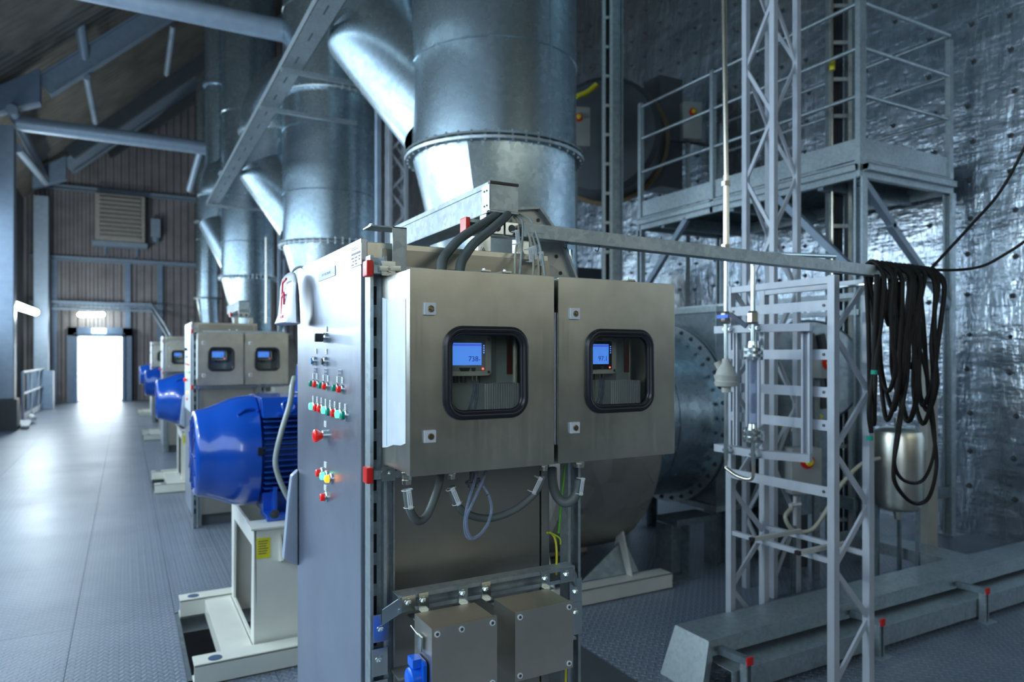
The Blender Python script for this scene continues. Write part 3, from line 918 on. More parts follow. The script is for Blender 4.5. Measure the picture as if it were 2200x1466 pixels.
for x, z in ((.545, 1.705), (.545, 1.222)):
    mb = MB(); mb.box((x - .02, 1.588, z - .020), (x + .014, 1.591, z + .015)); mb.bar((x - .026, 1.586, z - .004), (x + .026, 1.586, z - .001), .006, .012); a = mb.build('clamp_plate', 'zinc', st, bevel=.001)
    mb = MB(); mb.hexbolt((x, 1.586, z - .002), (0, -1, 0), .006, .005); mb.build('bolt', 'zinc', a)
for x in (.80, .86, 1.262):
    mb = MB(); mb.box((x - .013, 1.59, 1.7105), (x + .013, 1.622, 1.7145)); mb.hexbolt((x, 1.606, 1.7145), (0, 0, 1), .005, .004); mb.build('clamp_plate', 'zinc', st)
# lower cross rail that carries the junction boxes
mb = MB(); mb.channel((.558, 1.586, .915), (1.052, 1.586, .915), .041, .041, .003, .010, (0, -1, 0)); mb.build('cross_rail', 'galv', st)


def corner_plate(x0, x1, xp, sgn):
    a = MB()
    z = .915
    a.plate([(x0, 1.562, z - .019), (x1, 1.562, z - .019), (x1, 1.562, z + .019), (x0, 1.562, z + .019)], (0, .003, 0))
    a.plate([(x1, 1.562, z + .019), (x1, 1.562, z - .019), (xp, 1.600, z - .055), (xp, 1.600, z - .018)], (0, .003, 0))
    a.plate([(xp - .02, 1.606, z - .030), (xp + .02, 1.606, z - .030), (xp + .02, 1.606, z - .095), (xp - .02, 1.606, z - .095)], (0, .003, 0))
    o = a.build('corner_plate', 'zinc', st, bevel=.001)
    mb = MB(); mb.hexbolt(((x0 + x1) / 2, 1.562, z), (0, -1, 0), .0075, .006); mb.build('bolt', 'zinc', o)
    mb = MB(); mb.hexbolt((xp, 1.606, z - .068), (0, -1, 0), .0075, .006); mb.build('bolt', 'zinc', o)


corner_plate(.60, .565, .530, -1); corner_plate(1.005, 1.045, 1.083, 1)
for x in (.619, .722, .785, .958):
    mb = MB(); mb.box((x - .0125, 1.560, .893), (x + .0125, 1.563, .936)); mb.box((x - .0125, 1.538, .893), (x + .0125, 1.560, .896)); o = mb.build('box_lug', 'zinc', st, bevel=.001)
    mb = MB(); mb.hexbolt((x, 1.560, .915), (0, -1, 0), .0072, .006); mb.build('bolt', 'zinc', o)
for z in (.775, .70):
    mb = MB(); mb.box((.508, 1.606, z - .035), (.548, 1.609, z + .03)); mb.box((.545, 1.606, z - .035), (.548, 1.634, z + .03)); o = mb.build('post_bracket', 'zinc', st, bevel=.001)
    mb = MB(); mb.hexbolt((.526, 1.606, z), (0, -1, 0), .0075, .006); mb.build('bolt', 'zinc', o)
mb = MB(); mb.box((1.064, 1.606, .73), (1.104, 1.609, .82)); o = mb.build('post_bracket', 'zinc', st, bevel=.001)
mb = MB(); mb.hexbolt((1.083, 1.606, .79), (0, -1, 0), .0075, .006); mb.build('bolt', 'zinc', o)
mb = MB(); mb.plate([(.56, 1.57, .735), (1.06, 1.57, .735), (1.06, 1.63, .735), (.56, 1.63, .735)], (0, 0, .006)); mb.build('lower_plate', 'galv_stain', st)
for x in (.60, .70): mb = MB(); mb.bar((x, 1.585, .742), (x + .03, 1.585, .742), .010, .003); mb.build('slot_row', 'black', st)


# window enclosures -------------------------------------------------
def enclosure(x0, label, digits, abb):
    W_, Y0, Z0, Z1 = .361, 1.41, 1.240, 1.6845
    e = thing('window_enclosure', (x0 + W_ / 2, 1.5, Z0), label, 'enclosure', 'stainless boxes with a display window')
    x1 = x0 + W_
    mb = MB()
    mb.box((x0 + .002, 1.432, Z0 + .003), (x0 + .005, 1.597, Z1 - .003)); mb.box((x1 - .005, 1.432, Z0 + .003), (x1 - .002, 1.597, Z1 - .003))
    mb.box((x0 + .002, 1.432, Z0 + .003), (x1 - .002, 1.597, Z0 + .006)); mb.box((x0 + .002, 1.432, Z1 - .006), (x1 - .002, 1.597, Z1 - .003))
    mb.box((x0 + .002, 1.594, Z0 + .003), (x1 - .002, 1.597, Z1 - .003))
    mb.build('body', 'stainless', e)
    mb = MB()
    wx0, wx1, wz0, wz1 = x0 + .0800, x0 + .2850, 1.3590, 1.5600
    inner = rrect(wx0 + .006, wz0 + .006, wx1 - .006, wz1 - .006, .036, Y0, 8)
    outer = rrect(x0, Z0, x1, Z1, .004, Y0, 8)
    mb.ring(outer, inner, (0, .0025, 0))
    oo = rrect(x0, Z0, x1, Z1, .004, Y0 + .0025, 8); ii = rrect(x0 + .003, Z0 + .003, x1 - .003, Z1 - .003, .003, Y0 + .0025, 8)
    mb.ring(oo, ii, (0, .018, 0))
    dd = mb.build('door', 'stainless', e, bevel=.0012, seg=2)
    # rubber gasket: a rounded profile swept round the opening
    mb = MB(); path = rrect(wx0 + .005, wz0 + .005, wx1 - .005, wz1 - .005, .037, Y0 - .002, 8)
    mb.tube(path, .0088, n=10, sub=1, closed=True); path = rrect(wx0 + .013, wz0 + .013, wx1 - .013, wz1 - .013, .030, Y0 - .001, 8)
    mb.tube(path, .0052, n=8, sub=1, closed=True)
    mb.build('window_gasket', 'rubber', e, sharp=60)
    mb = MB(); mb.plate(rrect(wx0 + .010, wz0 + .010, wx1 - .010, wz1 - .010, .033, Y0 + .001, 8), (0, .002, 0)); mb.build('window_pane', 'glass', e)
    for z in (1.598, 1.324):
        mb = MB(); mb.box((x0 + .031, Y0 - .006, z - .0135), (x0 + .058, Y0, z + .0135)); lk = mb.build('door_lock', 'lock_plate', e, bevel=.0015)
        mb = MB(); mb.lathe([(0, .0072), (.0015, .0072), (.002, .0058), (.0004, .0054)], (x0 + .0455, Y0 - .006, z), (0, -1, 0), n=20)
        mb.lathe([(0.001, .0045), (.0035, .004)], (x0 + .0455, Y0 - .006, z), (0, -1, 0), n=3); mb.build('lock_barrel', 'brass', lk)
    # mounting plate inside with rails
    mb = MB(); mb.box((x0 + .02, 1.575, Z0 + .03), (x1 - .02, 1.578, Z1 - .03)); mb.build('back_plate', 'inside_plate', e)
    mb = MB(); mb.bar((x0 + .262, 1.566, Z0 + .03), (x0 + .262, 1.566, Z1 - .03), .045, .012, (0, 1, 0)); mb.build('inner_strip', 'plastic_grey', e)
    mb = MB(); mb.box((x0 + .322, 1.568, 1.45), (x0 + .336, 1.5745, 1.56)); mb.build('inner_channel', 'dull_red', e)
    # analyser inside
    an = thing('gas_analyser', (x0 + .175, 1.53, 1.45), ('blue-screen display reading 738 inside the left window box' if not abb else 'blue-screen display behind the right box window, reading 97.1'), 'display unit')
    ax0, ax1, az0, az1, ay = x0 + .110, x0 + .241, 1.449, 1.546, 1.500
    mb = MB(); mb.plate(rrect(ax0, az0, ax1, az1, .010, ay, 5), (0, .045, 0)); mb.build('housing', 'beige', an, bevel=.003)
    mb = MB(); mb.plate(rrect(ax0 + .006, az0 + .012, ax1 - .017, az1 - .011, .003, ay - .001, 3), (0, .002, 0)); mb.build('bezel', 'plastic_grey' if not abb else 'black', an)
    mb = MB(); mb.box((ax0 + .010, ay - .002, az0 + .026), (ax1 - .028, ay - .0005, az1 - .019)); mb.build('screen', 'screen', an)
    mb = MB(); mb.box((ax0 + .010, ay - .0025, az1 - .026), (ax1 - .028, ay - .0015, az1 - .021)); mb.build('screen_bar', 'screen_bar', an)
    text_mesh(digits, .0175, ((ax1 - .047, ay - .0026, az0 + .040), (1, 0, 0), (0, 0, 1)), 'screen_ink', 'reading', an, .0002)
    for k in range(4):
        mb = MB(); mb.lathe([(0, .0014), (.001, .0013)], (ax1 - .0215, ay - .001, az1 - .025 - k * .0055), (0, -1, 0), n=8); mb.build('indicator', 'blue_led', an)
    mb = MB(); mb.lathe([(0, .0022), (.0015, .0018)], (ax1 - .024, ay - .001, az0 + .017), (0, -1, 0), n=10); mb.build('indicator', 'red_led', an)
    for k, w2 in ((0, .012), (.030, .030), (.062, .012)):
        mb = MB(); x_ = ax0 + .014 + k; mb.plate([(x_, ay - .001, az0 + .020), (x_ + w2, ay - .001, az0 + .020), (x_ + w2 * .85, ay - .001, az0 + .0115), (x_ + w2 * .15, ay - .001, az0 + .0115)], (0, -.0015, 0)); mb.build('key', 'black' if k == .030 else 'dark_grey', an, bevel=.0004)
    for zz in (az0 + .009, az1 - .009):
        mb = MB(); mb.lathe([(0, .004), (.0015, .0035)], (ax1 - .008, ay, zz), (0, -1, 0), n=12); mb.build('screw', 'zinc', an)
    if abb: text_mesh('ABB', .008, ((ax0 + .075, ay - .0012, az1 - .0055), (1, 0, 0), (0, 0, 1)), 'marker_red', 'logo', an, .0002)
    mb = MB()
    for k in (.045, .066): mb.cyl((ax0 + k, 1.522, az0 - .016), (ax0 + k, 1.522, az0), .008, n=10)
    mb.build('cable_glands', 'black', an)
    for k in (.088, .099):
        mb = MB(); mb.cyl((ax0 + k, 1.518, az0 - .012), (ax0 + k, 1.518, az0), .0022, n=8); mb.build('nozzle', 'brass', an)
    hs = MB()
    hx0, hx1 = x0 + .221, x0 + .322
    hs.box((hx0, 1.562, 1.345), (hx1, 1.571, 1.430))
    for k in range(16):
        xx = hx0 + (hx1 - hx0) * (k + .2) / 16
        hs.box((xx, 1.500, 1.345), (xx + (hx1 - hx0) * .48 / 16, 1.563, 1.430))
    tag(hs.build('heat_sink', 'fin_alu'), 'finned aluminium cooler at the lower right inside the %s window box' % ('right' if abb else 'left'), 'heat sink')
    # two hoses inside the enclosure
    for k, (xa, xb) in enumerate(((.201, .178), (.212, .196))):
        mb = MB(); mb.tube([(x0 + xa, 1.518, az0 - .01), (x0 + xa - .002, 1.518, az0 - .05), (x0 + xb, 1.520, 1.335), (x0 + xb - .01, 1.53, 1.27), (x0 + xb - .01, 1.53, Z0 + .006)], .0032, n=8)
        tag(mb.build('inner_tube', 'clear'), '%s clear sample tube under the %s display unit' % (('left', 'right')[k], ('right' if abb else 'left')), 'tube')
    return e


e1 = enclosure(.528, 'stainless window box on the left with white film on its side', '738-', 0)
e2 = enclosure(.901, 'stainless window box on the right without side film', '97.1', 1)
unit['e1'], unit['e2'] = e1, e2
mb = MB(); mb.plate([(.5298, 1.440, 1.308), (.5298, 1.470, 1.300), (.5298, 1.52, 1.296), (.5298, 1.560, 1.286), (.5298, 1.596, 1.281), (.5298, 1.596, 1.634), (.5298, 1.55, 1.625), (.5298, 1.48, 1.63), (.5298, 1.440, 1.62)], (-.0006, 0, 0)); flm = mb.build('protective_film', 'white_film', e1)
mb = MB(); mb.box((.5288, 1.562, 1.289), (.5290, 1.5645, 1.626)); mb.build('film_line', 'blue_line', flm)
mb = MB(); mb.box((.897, 1.42, 1.285), (.8995, 1.58, 1.60)); mb.build('protective_film', 'white_film', e2)


# junction boxes ----------------------------------------------------
def jbox(x0, x1, label, extra):
    Y0, Y1, Z0, Z1 = 1.400, 1.512, .752, .912
    j = thing('junction_box', ((x0 + x1) / 2, 1.45, Z0), label, 'junction box')
    mb = MB(); mb.box((x0 + .003, Y0 + .013, Z0 + .003), (x1 - .003, Y1, Z1 - .003)); mb.build('body', 'box_steel', j, bevel=.0015)
    mb = MB(); mb.box((x0, Y0, Z0), (x1, Y0 + .010, Z1)); mb.build('lid', 'box_steel', j, bevel=.0015)
    sc = [(x0 + .0125, Z1 - .013), (x1 - .0125, Z1 - .013), (x0 + .0125, Z0 + .013), (x1 - .0125, Z0 + .013)]
    if extra: sc.append((x0 + .070, Z1 - .013))
    for (x, z) in sc:
        mb = MB(); mb.lathe([(0, .0068), (.002, .0066), (.002, .0038), (.001, .0036)], (x, Y0, z), (0, -1, 0), n=20); o = mb.build('lid_screw', 'tag', j)
        mb = MB(); mb.lathe([(0, .0036), (.0024, .0034)], (x, Y0, z), (0, -1, 0), n=6); mb.build('hex_head', 'dark_grey', o)
    for x in (x0 + .02, x1 - .02):
        mb = MB(); mb.box((x - .010, Y1, Z1 - .03), (x + .010, 1.575, Z1 - .026)); mb.build('mounting_lug', 'zinc', j)
    return j


ja = jbox(.574, .732, 'small stainless junction box with the blue socket on its side', 1)
jb = jbox(.778, .937, 'small stainless junction box right of the one with the socket', 0)
mb = MB(); mb.plate([(.573, 1.452, .845), (.573, 1.472, .845), (.573, 1.476, .878), (.573, 1.448, .878)], (-.004, 0, 0)); lt = mb.build('latch', 'zinc', ja, bevel=.001)
mb = MB(); mb.tube([(.569, 1.448, .876), (.560, 1.455, .888), (.556, 1.478, .897), (.566, 1.47, .880)], .0013, n=6); mb.build('latch_wire', 'zinc', lt)
sk = thing('power_socket', (.56, 1.455, .76), 'blue power socket with round hinged lid on the small box', 'socket')
mb = MB(); mb.plate(rrect(1.425, .752, 1.485, .832, .010, .574, 4, 'X'), (-.010, 0, 0)); mb.build('base_plate', 'blue_plastic', sk, bevel=.002)
mb = MB(); mb.lathe([(.010, .027), (.022, .0275), (.030, .026), (.034, .022), (.036, .012)], (.574, 1.455, .788), (-1, 0, 0), n=28); mb.build('socket_lid', 'blue_plastic', sk)
mb = MB(); mb.box((.545, 1.438, .816), (.566, 1.472, .836)); mb.build('hinge', 'blue_plastic', sk, bevel=.003)


# hoses, tubes and wires --------------------------------------------
def gland(x, y, z, up, r, par, name='cable_gland'):
    mb = MB(); u = 1 if up else -1
    mb.lathe([(0, r * 1.18), (.004, r * 1.18)], (x, y, z), (0, 0, -u), n=20)
    mb.lathe([(.004, r * 1.05), (.016, r * 1.05)], (x, y, z), (0, 0, -u), n=6)
    mb.lathe([(.016, r * 1.12), (.026, r * 1.05)], (x, y, z), (0, 0, -u), n=20)
    return mb.build(name, 'nickel', par, sharp=25)


def tag_plate(p, d_, nrm, par, ln=.045, w2=.011):
    p, d_, nrm = V(p), V(d_).normalized(), V(nrm).normalized(); sd = d_.cross(nrm).normalized()
    mb = MB(); mb.plate([p - d_ * ln / 2 - sd * w2 / 2, p + d_ * ln / 2 - sd * w2 / 2, p + d_ * ln / 2 + sd * w2 / 2, p - d_ * ln / 2 + sd * w2 / 2], nrm * .0015)
    t = mb.build('hose_tag', 'tag', par, bevel=.0006)
    mb = MB(); q = p + nrm * .0016
    for k in (-.2, .2): mb.plate([q - d_ * ln * .3 + sd * (k * w2 - .001), q + d_ * ln * .3 + sd * (k * w2 - .001), q + d_ * ln * .3 + sd * (k * w2 + .001), q - d_ * ln * .3 + sd * (k * w2 + .001)], nrm * .0003)
    mb.build('print', 'label_grey', t)
    for e_ in (-.42, .42):
        mb = MB(); a = p + d_ * ln * e_ - nrm * .009
        mb.tube([a + sd * .012 * cos(t_) + nrm * .0115 * sin(t_) for t_ in [k * pi / 6 for k in range(12)]], .0009, n=6, sub=1, closed=True); mb.build('cable_tie', 'tag' if par else 'black', t)


def hose(name, pts, r, lab, mat='hose', rib=.0008, ends=(1, 0), tagat=None, yy=1.50, cat='hose', glr=None):
    P = [pY(a, b_, y_) for a, b_, y_ in pts]
    t = thing(name, P[0], lab, cat)
    mb = MB(); mb.tube(P, r, n=14 if rib else 10, sub=8, rib=rib, pitch=.0035); mb.build('conduit', mat, t, sharp=80)
    glr = glr or r * 1.12
    if ends[0]: gland(P[0].x, P[0].y, 1.2425, True, glr, t)
    if ends[1]: gland(P[-1].x, P[-1].y, 1.2425, True, glr, t)
    return t


h1 = hose('conduit_hose', [(874, 1052, 1.455), (877, 1078, 1.455), (884, 1104, 1.46), (899, 1120, 1.47), (917, 1108, 1.48), (932, 1074, 1.49), (942, 1044, 1.50), (947, 1018, 1.51)], .0088, 'grey ribbed hose looping beneath the left corner of the left box')
tag_plate(pY(880, 1073, 1.444), (pY(882, 1096, 1.444) - pY(877, 1056, 1.444)), (0, -1, 0), h1)
h2 = hose('conduit_hose', [(970, 1046, 1.47), (976, 1070, 1.47), (993, 1098, 1.475), (1025, 1112, 1.48), (1060, 1113, 1.485), (1100, 1099, 1.48), (1133, 1076, 1.475), (1155, 1052, 1.47), (1168, 1024, 1.47)], .0082, 'grey ribbed hose hanging in a wide arc below the left box', ends=(1, 1))
tag_plate(pY(979, 1067, 1.460), (pY(987, 1086, 1.46) - pY(972, 1050, 1.46)), (0, -1, 0), h2)
tag_plate(pY(1154, 1044, 1.460), (pY(1164, 1026, 1.46) - pY(1146, 1064, 1.46)), (0, -1, 0), h2)
h3 = hose('conduit_hose', [(1243, 1030, 1.47), (1241, 1052, 1.47), (1230, 1074, 1.475), (1212, 1080, 1.49), (1196, 1066, 1.51), (1188, 1040, 1.53), (1186, 1005, 1.55)], .0118, 'thick grey hose bending below the right window box', glr=.0135)
tag_plate(pY(1250, 1046, 1.456), (pY(1247, 1064, 1.456) - pY(1252, 1028, 1.456)), (0, -1, 0), h3)
for k, (x_, w_) in enumerate(((1005, 0), (1018, 1))):
    pass
t = thing('clear_tube', pY(1020, 1030, 1.47), 'looped clear plastic tube dangling under the left box', 'tube')
mb = MB(); mb.tube([pY(a, b_, y_) for a, b_, y_ in ((1025, 1010, 1.48), (1018, 1040, 1.46), (1006, 1080, 1.45), (999, 1118, 1.445), (1000, 1144, 1.445), (1010, 1158, 1.445), (1030, 1150, 1.44), (1048, 1126, 1.44), (1056, 1096, 1.445), (1052, 1070, 1.45), (1040, 1048, 1.46), (1022, 1036, 1.47))], .0036, n=10, sub=8); mb.build('outer_loop', 'clear', t, sharp=80)
mb = MB(); mb.tube([pY(a, b_, y_) for a, b_, y_ in ((1044, 1012, 1.48), (1036, 1036, 1.455), (1016, 1080, 1.44), (1003, 1110, 1.44), (1004, 1140, 1.44), (1012, 1156, 1.437))], .0034, n=10, sub=8); mb.build('inner_strand', 'clear', t, sharp=80)
mb = MB(); q = pY(1014, 1036, 1.475)
mb.hexbolt((q.x, q.y, q.z), (0, 0, -1), .010, .012); mb.cyl((q.x - .012, q.y, q.z), (q.x + .02, q.y, q.z + .004), .005, n=10); mb.cyl((q.x, q.y, q.z), (q.x, q.y, 1.243), .006); mb.build('fitting', 'dark_grey', t)
q = pY(1049, 1063, 1.452); mb = MB(); mb.cyl(q - V((.004, 0, .002)), q + V((.004, 0, .002)), .0015); mb.build('cable_tie', 'black', t)
for pts, r, mt, lab in (
        ([(1213, 1000, 1.60), (1211, 1030, 1.60), (1205, 1080, 1.60), (1202, 1130, 1.602), (1200, 1146, 1.605)], .0032, 'green_wire', 'green earth wire running down behind the thick grey hose'),
        ([(1174, 1146, 1.62), (1184, 1146, 1.615), (1193, 1160, 1.61), (1196, 1190, 1.60), (1195, 1236, 1.60)], .0032, 'yellow', 'yellow earth wire curling down to the lower rail'),
        ([(1178, 1144, 1.61), (1192, 1150, 1.605), (1203, 1158, 1.60), (1204, 1170, 1.60)], .0022, 'yellow_green', 'short yellow-green wire looped at the right upright'),
        ([(1243, 1060, 1.64), (1243, 1100, 1.64), (1244, 1200, 1.64), (1245, 1330, 1.64), (1246, 1470, 1.64)], .0026, 'yellow_green', 'long yellow-green wire down the outside of the right upright'),
        ([(1216, 1436, 1.60), (1215, 1470, 1.60), (1213, 1500, 1.60)], .0032, 'yellow', 'yellow wire dropping below the right small box'),
        ([(1160, 1466, 1.59), (1159, 1480, 1.59), (1158, 1500, 1.59)], .0028, 'yellow_green', 'yellow-green wire end under the right small box'),
        ([(937, 572, 1.70), (934, 560, 1.70), (934, 550, 1.70), (940, 547, 1.70), (946, 552, 1.72)], .0022, 'blue_plastic', 'blue wire loop rising behind the left window box')):
    mb = MB(); mb.tube([pY(*q) for q in pts], r, n=8); tag(mb.build('earth_wire', mt), lab, 'wire')

# ================================================================== on top of the nearest cabinet
t = thing('cable_duct', (.95, 2.1, 1.9), 'galvanised cable trunk with end cap slanting back above the cabinet', 'cable trunk', 'cable trunks on the cabinets')
unit['trunk'] = t
TX0, TX1, TY0, TY1, TZ0, TZ1 = .900, .984, 1.76, 2.62, 1.902, 1.985
mb = MB(); mb.box((TX0, TY0 + .022, TZ0), (TX0 + .002, TY1, TZ1)); mb.box((TX1 - .002, TY0 + .022, TZ0), (TX1, TY1, TZ1)); mb.box((TX0, TY0 + .04, TZ0), (TX1, TY1, TZ0 + .002)); mb.build('side_walls', 'galv_matte', t)
mb = MB(); mb.box((TX0 - .003, TY0 + .01, TZ1), (TX1 + .003, TY1, TZ1 + .003)); mb.box((TX0 - .003, TY0 + .01, TZ1 - .012), (TX0 - .001, TY1, TZ1)); mb.build('cover', 'galv_matte', t)
mb = MB(); mb.box((TX0 - .004, TY0, TZ0 + .006), (TX1 + .004, TY0 + .004, TZ1 - .004)); mb.box((TX0 - .004, TY0, TZ0), (TX1 + .004, TY0 + .02, TZ0 + .006)); mb.box((TX0 - .004, TY0, TZ0), (TX0 - .001, TY0 + .05, TZ1 - .004)); mb.build('end_cap', 'galv', t, bevel=.001)
mb = MB(); mb.box((TX0 - .004, TY0 - .003, TZ1 - .003), (TX1 + .004, TY0 + .01, TZ1 + .004)); mb.build('edge_trim', 'black', t)
for z in (TZ0 + .02, TZ0 + .062):
    for y in (TY0 + .018, TY0 + .034):
        mb = MB(); mb.hexbolt((TX0 - .003, y, z), (-1, 0, 0), .0035, .003); mb.build('screw', 'zinc', t)
t = thing('pipe_trapeze', (1.02, 1.78, 1.78), 'pair of short zinc struts and brackets under the cable trunk end', 'bracket', 'trunk brackets')
unit['trap'] = t
for (x, y) in ((.876, 1.775), (1.000, 1.775)):
    mb = MB(); mb.channel((x, y, 1.700), (x, y, 1.835), .030, .030, .0025, .007, (0, -1, 0)); mb.build('short_upright', 'galv', t)
    mb = MB(); mb.box((x - .020, y - .022, 1.768), (x + .020, y - .018, 1.832)); o = mb.build('angle_bracket', 'zinc', t, bevel=.001)
    mb = MB(); mb.hexbolt((x, y - .022, 1.792), (0, -1, 0), .007, .006); mb.build('bolt', 'zinc', o)
mb = MB(); mb.channel((.832, 1.775, 1.855), (1.00, 1.775, 1.855), .041, .036, .003, .009, (0, -1, 0)); mb.build('cross_strut', 'galv', t)
mb = MB(); mb.box((.820, 1.755, 1.838), (.834, 1.795, 1.880)); mb.build('end_cap', 'red', t, bevel=.003)
for x in (.915, .962):
    mb = MB(); mb.box((x - .021, 1.750, 1.838), (x + .021, 1.754, 1.876)); o = mb.build('slot_bracket', 'zinc', t, bevel=.002)
    mb = MB(); mb.cyl((x, 1.750, 1.857), (x, 1.747, 1.857), .012, .010, n=16); mb.build('nut', 'dark_grey', o)
mb = MB(); mb.box((.90, 1.79, 1.88), (.984, 1.83, 1.9015)); mb.build('spacer', 'galv', t)
g = thing('gusset_plate', (1.10, 1.83, 1.75), 'perforated angled gusset plate right of the cable trunk end', 'gusset')
mb = MB(); mb.plate([(.995, 1.82, 1.86), (.995, 1.82, 1.920), (1.085, 1.82, 1.935), (1.165, 1.82, 1.845), (1.22, 1.82, 1.72), (1.13, 1.82, 1.72), (1.10, 1.82, 1.83)], (0, .006, 0)); mb.build('plate', 'galv_stain', g)
for a_, b_ in (((.985, 1.925), (1.086, 1.940)), ((1.086, 1.940), (1.168, 1.850)), ((1.168, 1.850), (1.225, 1.72))):
    mb = MB(); mb.bar((a_[0], 1.815, a_[1]), (b_[0], 1.815, b_[1]), .03, .008, (0, 0, 1)); mb.build('flange', 'galv', g)
for x, z in ((1.03, 1.905), (1.06, 1.885), (1.09, 1.905), (1.10, 1.86), (1.155, 1.80), (1.17, 1.75)): mb = MB(); mb.cyl((x, 1.8195, z), (x, 1.818, z), .006, n=12); mb.build('hole', 'black', g)
mb = MB(); mb.cyl((1.23, 1.85, 1.7145), (1.23, 1.85, 1.83), .0065, n=12); mb.build('threaded_rod', 'zinc', g)

# flat strap bracket on the cabinet roof
mb = MB(); mb.box((.575, 1.655, 1.715), (.612, 1.659, 1.815)); mb.box((.52, 1.655, 1.811), (.612, 1.72, 1.815)); tag(mb.build('strap_bracket', 'galv', bevel=.001), 'bent flat galvanised strap on the corner of the nearest cabinet roof', 'bracket')
mb = MB(); mb.hexbolt((.535, 1.70, 1.815), (0, 0, 1), .008, .006); tag(mb.build('roof_bolt', 'zinc'), 'hex bolt in the strap on the cabinet roof', 'bolt')

# long horizontal strut that reaches right over the rack
sp = thing('support_strut', (2.0, 1.75, 1.8), 'long galvanised strut reaching right to the hanging cable coil', 'strut')
mb = MB(); mb.channel((.985, 1.742, 1.853), (3.02, 1.742, 1.822), .041, .041, .003, .009, (0, 0, 1)); mb.build('rail', 'galv', sp, bevel=.002)
mb = MB(); mb.box((1.0, 1.7200, 1.846), (1.05, 1.7212, 1.856)); mb.build('lip', 'galv', sp)
for a_, y0 in ((1.245, 551), (1.13, 535)):
    mb = MB(); mb.tube([(a_, 1.72, 1.828), (a_ + .004, 1.735, 1.812), (a_ + .012, 1.76, 1.82)], .0016, n=6); mb.build('cable_tie', 'black', sp)
mb = MB(); mb.bar((2.78, 1.742, 1.80), (2.78, 2.02, 1.80), .04, .006); mb.cyl((2.78, 1.742, 1.79), (2.78, 1.742, 1.86), .006); mb.build('hook_clamp', 'zinc', sp)

# two grey hoses and thin tubes out of the trunk
hs_ = ([(1075, 448, 1.80), (1066, 462, 1.77), (1036, 482, 1.72), (990, 512, 1.66), (962, 542, 1.62), (950, 562, 1.58), (948, 578, 1.55)],
       [(1093, 450, 1.80), (1088, 464, 1.76), (1062, 488, 1.70), (1020, 522, 1.65), (1000, 548, 1.62), (990, 568, 1.58), (986, 580, 1.55)])
for k, pts in enumerate(hs_):
    t = thing('trunk_hose', pY(*pts[-1]), ('left', 'right')[k] + '-hand grey hose arching from the cable trunk down behind the left box', 'hose', 'hoses out of the cable trunk')
    P = [pY(*q) for q in pts]; P[-1].z = 1.686
    mb = MB(); mb.tube(P, .0118, n=14, sub=8, rib=.0007, pitch=.0035); mb.build('conduit', 'hose', t, sharp=80)
tb = (([(1104, 466, 1.79), (1112, 478, 1.76), (1114, 512, 1.72), (1108, 540, 1.66), (1106, 588, 1.585)], 'tube_beige', (1112, 510)),
      ([(1106, 462, 1.79), (1122, 478, 1.75), (1122, 520, 1.70), (1119, 560, 1.64), (1115, 590, 1.585)], 'tube_grey', None),
      ([(1110, 464, 1.79), (1128, 482, 1.75), (1140, 520, 1.70), (1146, 560, 1.64), (1144, 590, 1.585)], 'tube_beige', (1140, 548)),
      ([(1113, 463, 1.79), (1134, 482, 1.75), (1150, 528, 1.70), (1157, 566, 1.64), (1157, 590, 1.585)], 'tube_beige', (1149, 544)),
      ([(1115, 461, 1.79), (1140, 474, 1.75), (1156, 516, 1.70), (1166, 560, 1.64), (1172, 592, 1.585)], 'tube_grey', (1164, 556)))
nm = ('leftmost', 'second from left', 'middle', 'second from right', 'rightmost')
for k, (pts, mt, tg) in enumerate(tb):
    P = [pY(*q) for q in pts]; P[-1].z = 1.686
    t = thing('sample_tube', P[-1], nm[k] + ' of five thin tubes falling from the trunk to the left box', 'tube', 'thin tubes out of the cable trunk')
    mb = MB(); mb.tube(P, .0034, n=8, sub=8); mb.build('tubing', mt, t, sharp=80)
    if tg:
        q = pY(tg[0], tg[1], 1.655); tag_plate(q, (.12, 0, -1), (0, -1, 0), t, .040, .013)

# ================================================================== UNIT 1: motor, skid, fan, ducts
YC = 4.02; ZM = .985
mo = thing('electric_motor', (.75, YC, .66), 'nearest big blue electric motor beside the button panel', 'motor', 'blue electric motors')
unit['motor'] = mo
mb = MB()
mb.lathe([(0.00, .195), (.004, .215), (.02, .225), (.06, .232), (.12, .255), (.18, .280), (.23, .293), (.30, .297), (.305, .290)], (.305, YC, ZM), (1, 0, 0), n=48)
cw = mb.build('fan_cowl', 'blue', mo, sharp=50)
mb = MB()
for r in (.03, .06, .09, .12, .15, .18): mb.lathe([(-.002, r - .006), (-.003, r), (-.002, r + .006)], (.305, YC, ZM), (1, 0, 0), n=32, caps=False)
for k in range(12): a = 2 * pi * k / 12; mb.bar((.302, YC + .02 * cos(a), ZM + .02 * sin(a)), (.302, YC + .19 * cos(a), ZM + .19 * sin(a)), .006)
mb.build('grille', 'blue_fin', cw)
mb = MB(); mb.tube([(.50, YC - .20, ZM + .205), (.54, YC - .195, ZM + .232), (.59, YC - .19, ZM + .230), (.60, YC - .20, ZM + .218)], .008, n=8); mb.build('pressed_lip', 'blue', cw)
mb = MB(); mb.box((.585, YC - .305, ZM + .005), (.607, YC - .285, ZM + .045)); mb.build('notch', 'black', cw)
mb = MB(); mb.cyl((.612, YC, ZM), (1.22, YC, ZM), .262, n=48); mb.lathe([(.60, .29), (.63, .27)], (0, YC, ZM), (1, 0, 0), n=48); mb.lathe([(1.20, .27), (1.24, .29), (1.28, .27), (1.30, .15)], (0, YC, ZM), (1, 0, 0), n=48)
mb.box((.612, YC - .20, ZM + .18), (1.20, YC + .20, ZM + .285))
mb.build('stator_body', 'blue_fin', mo)
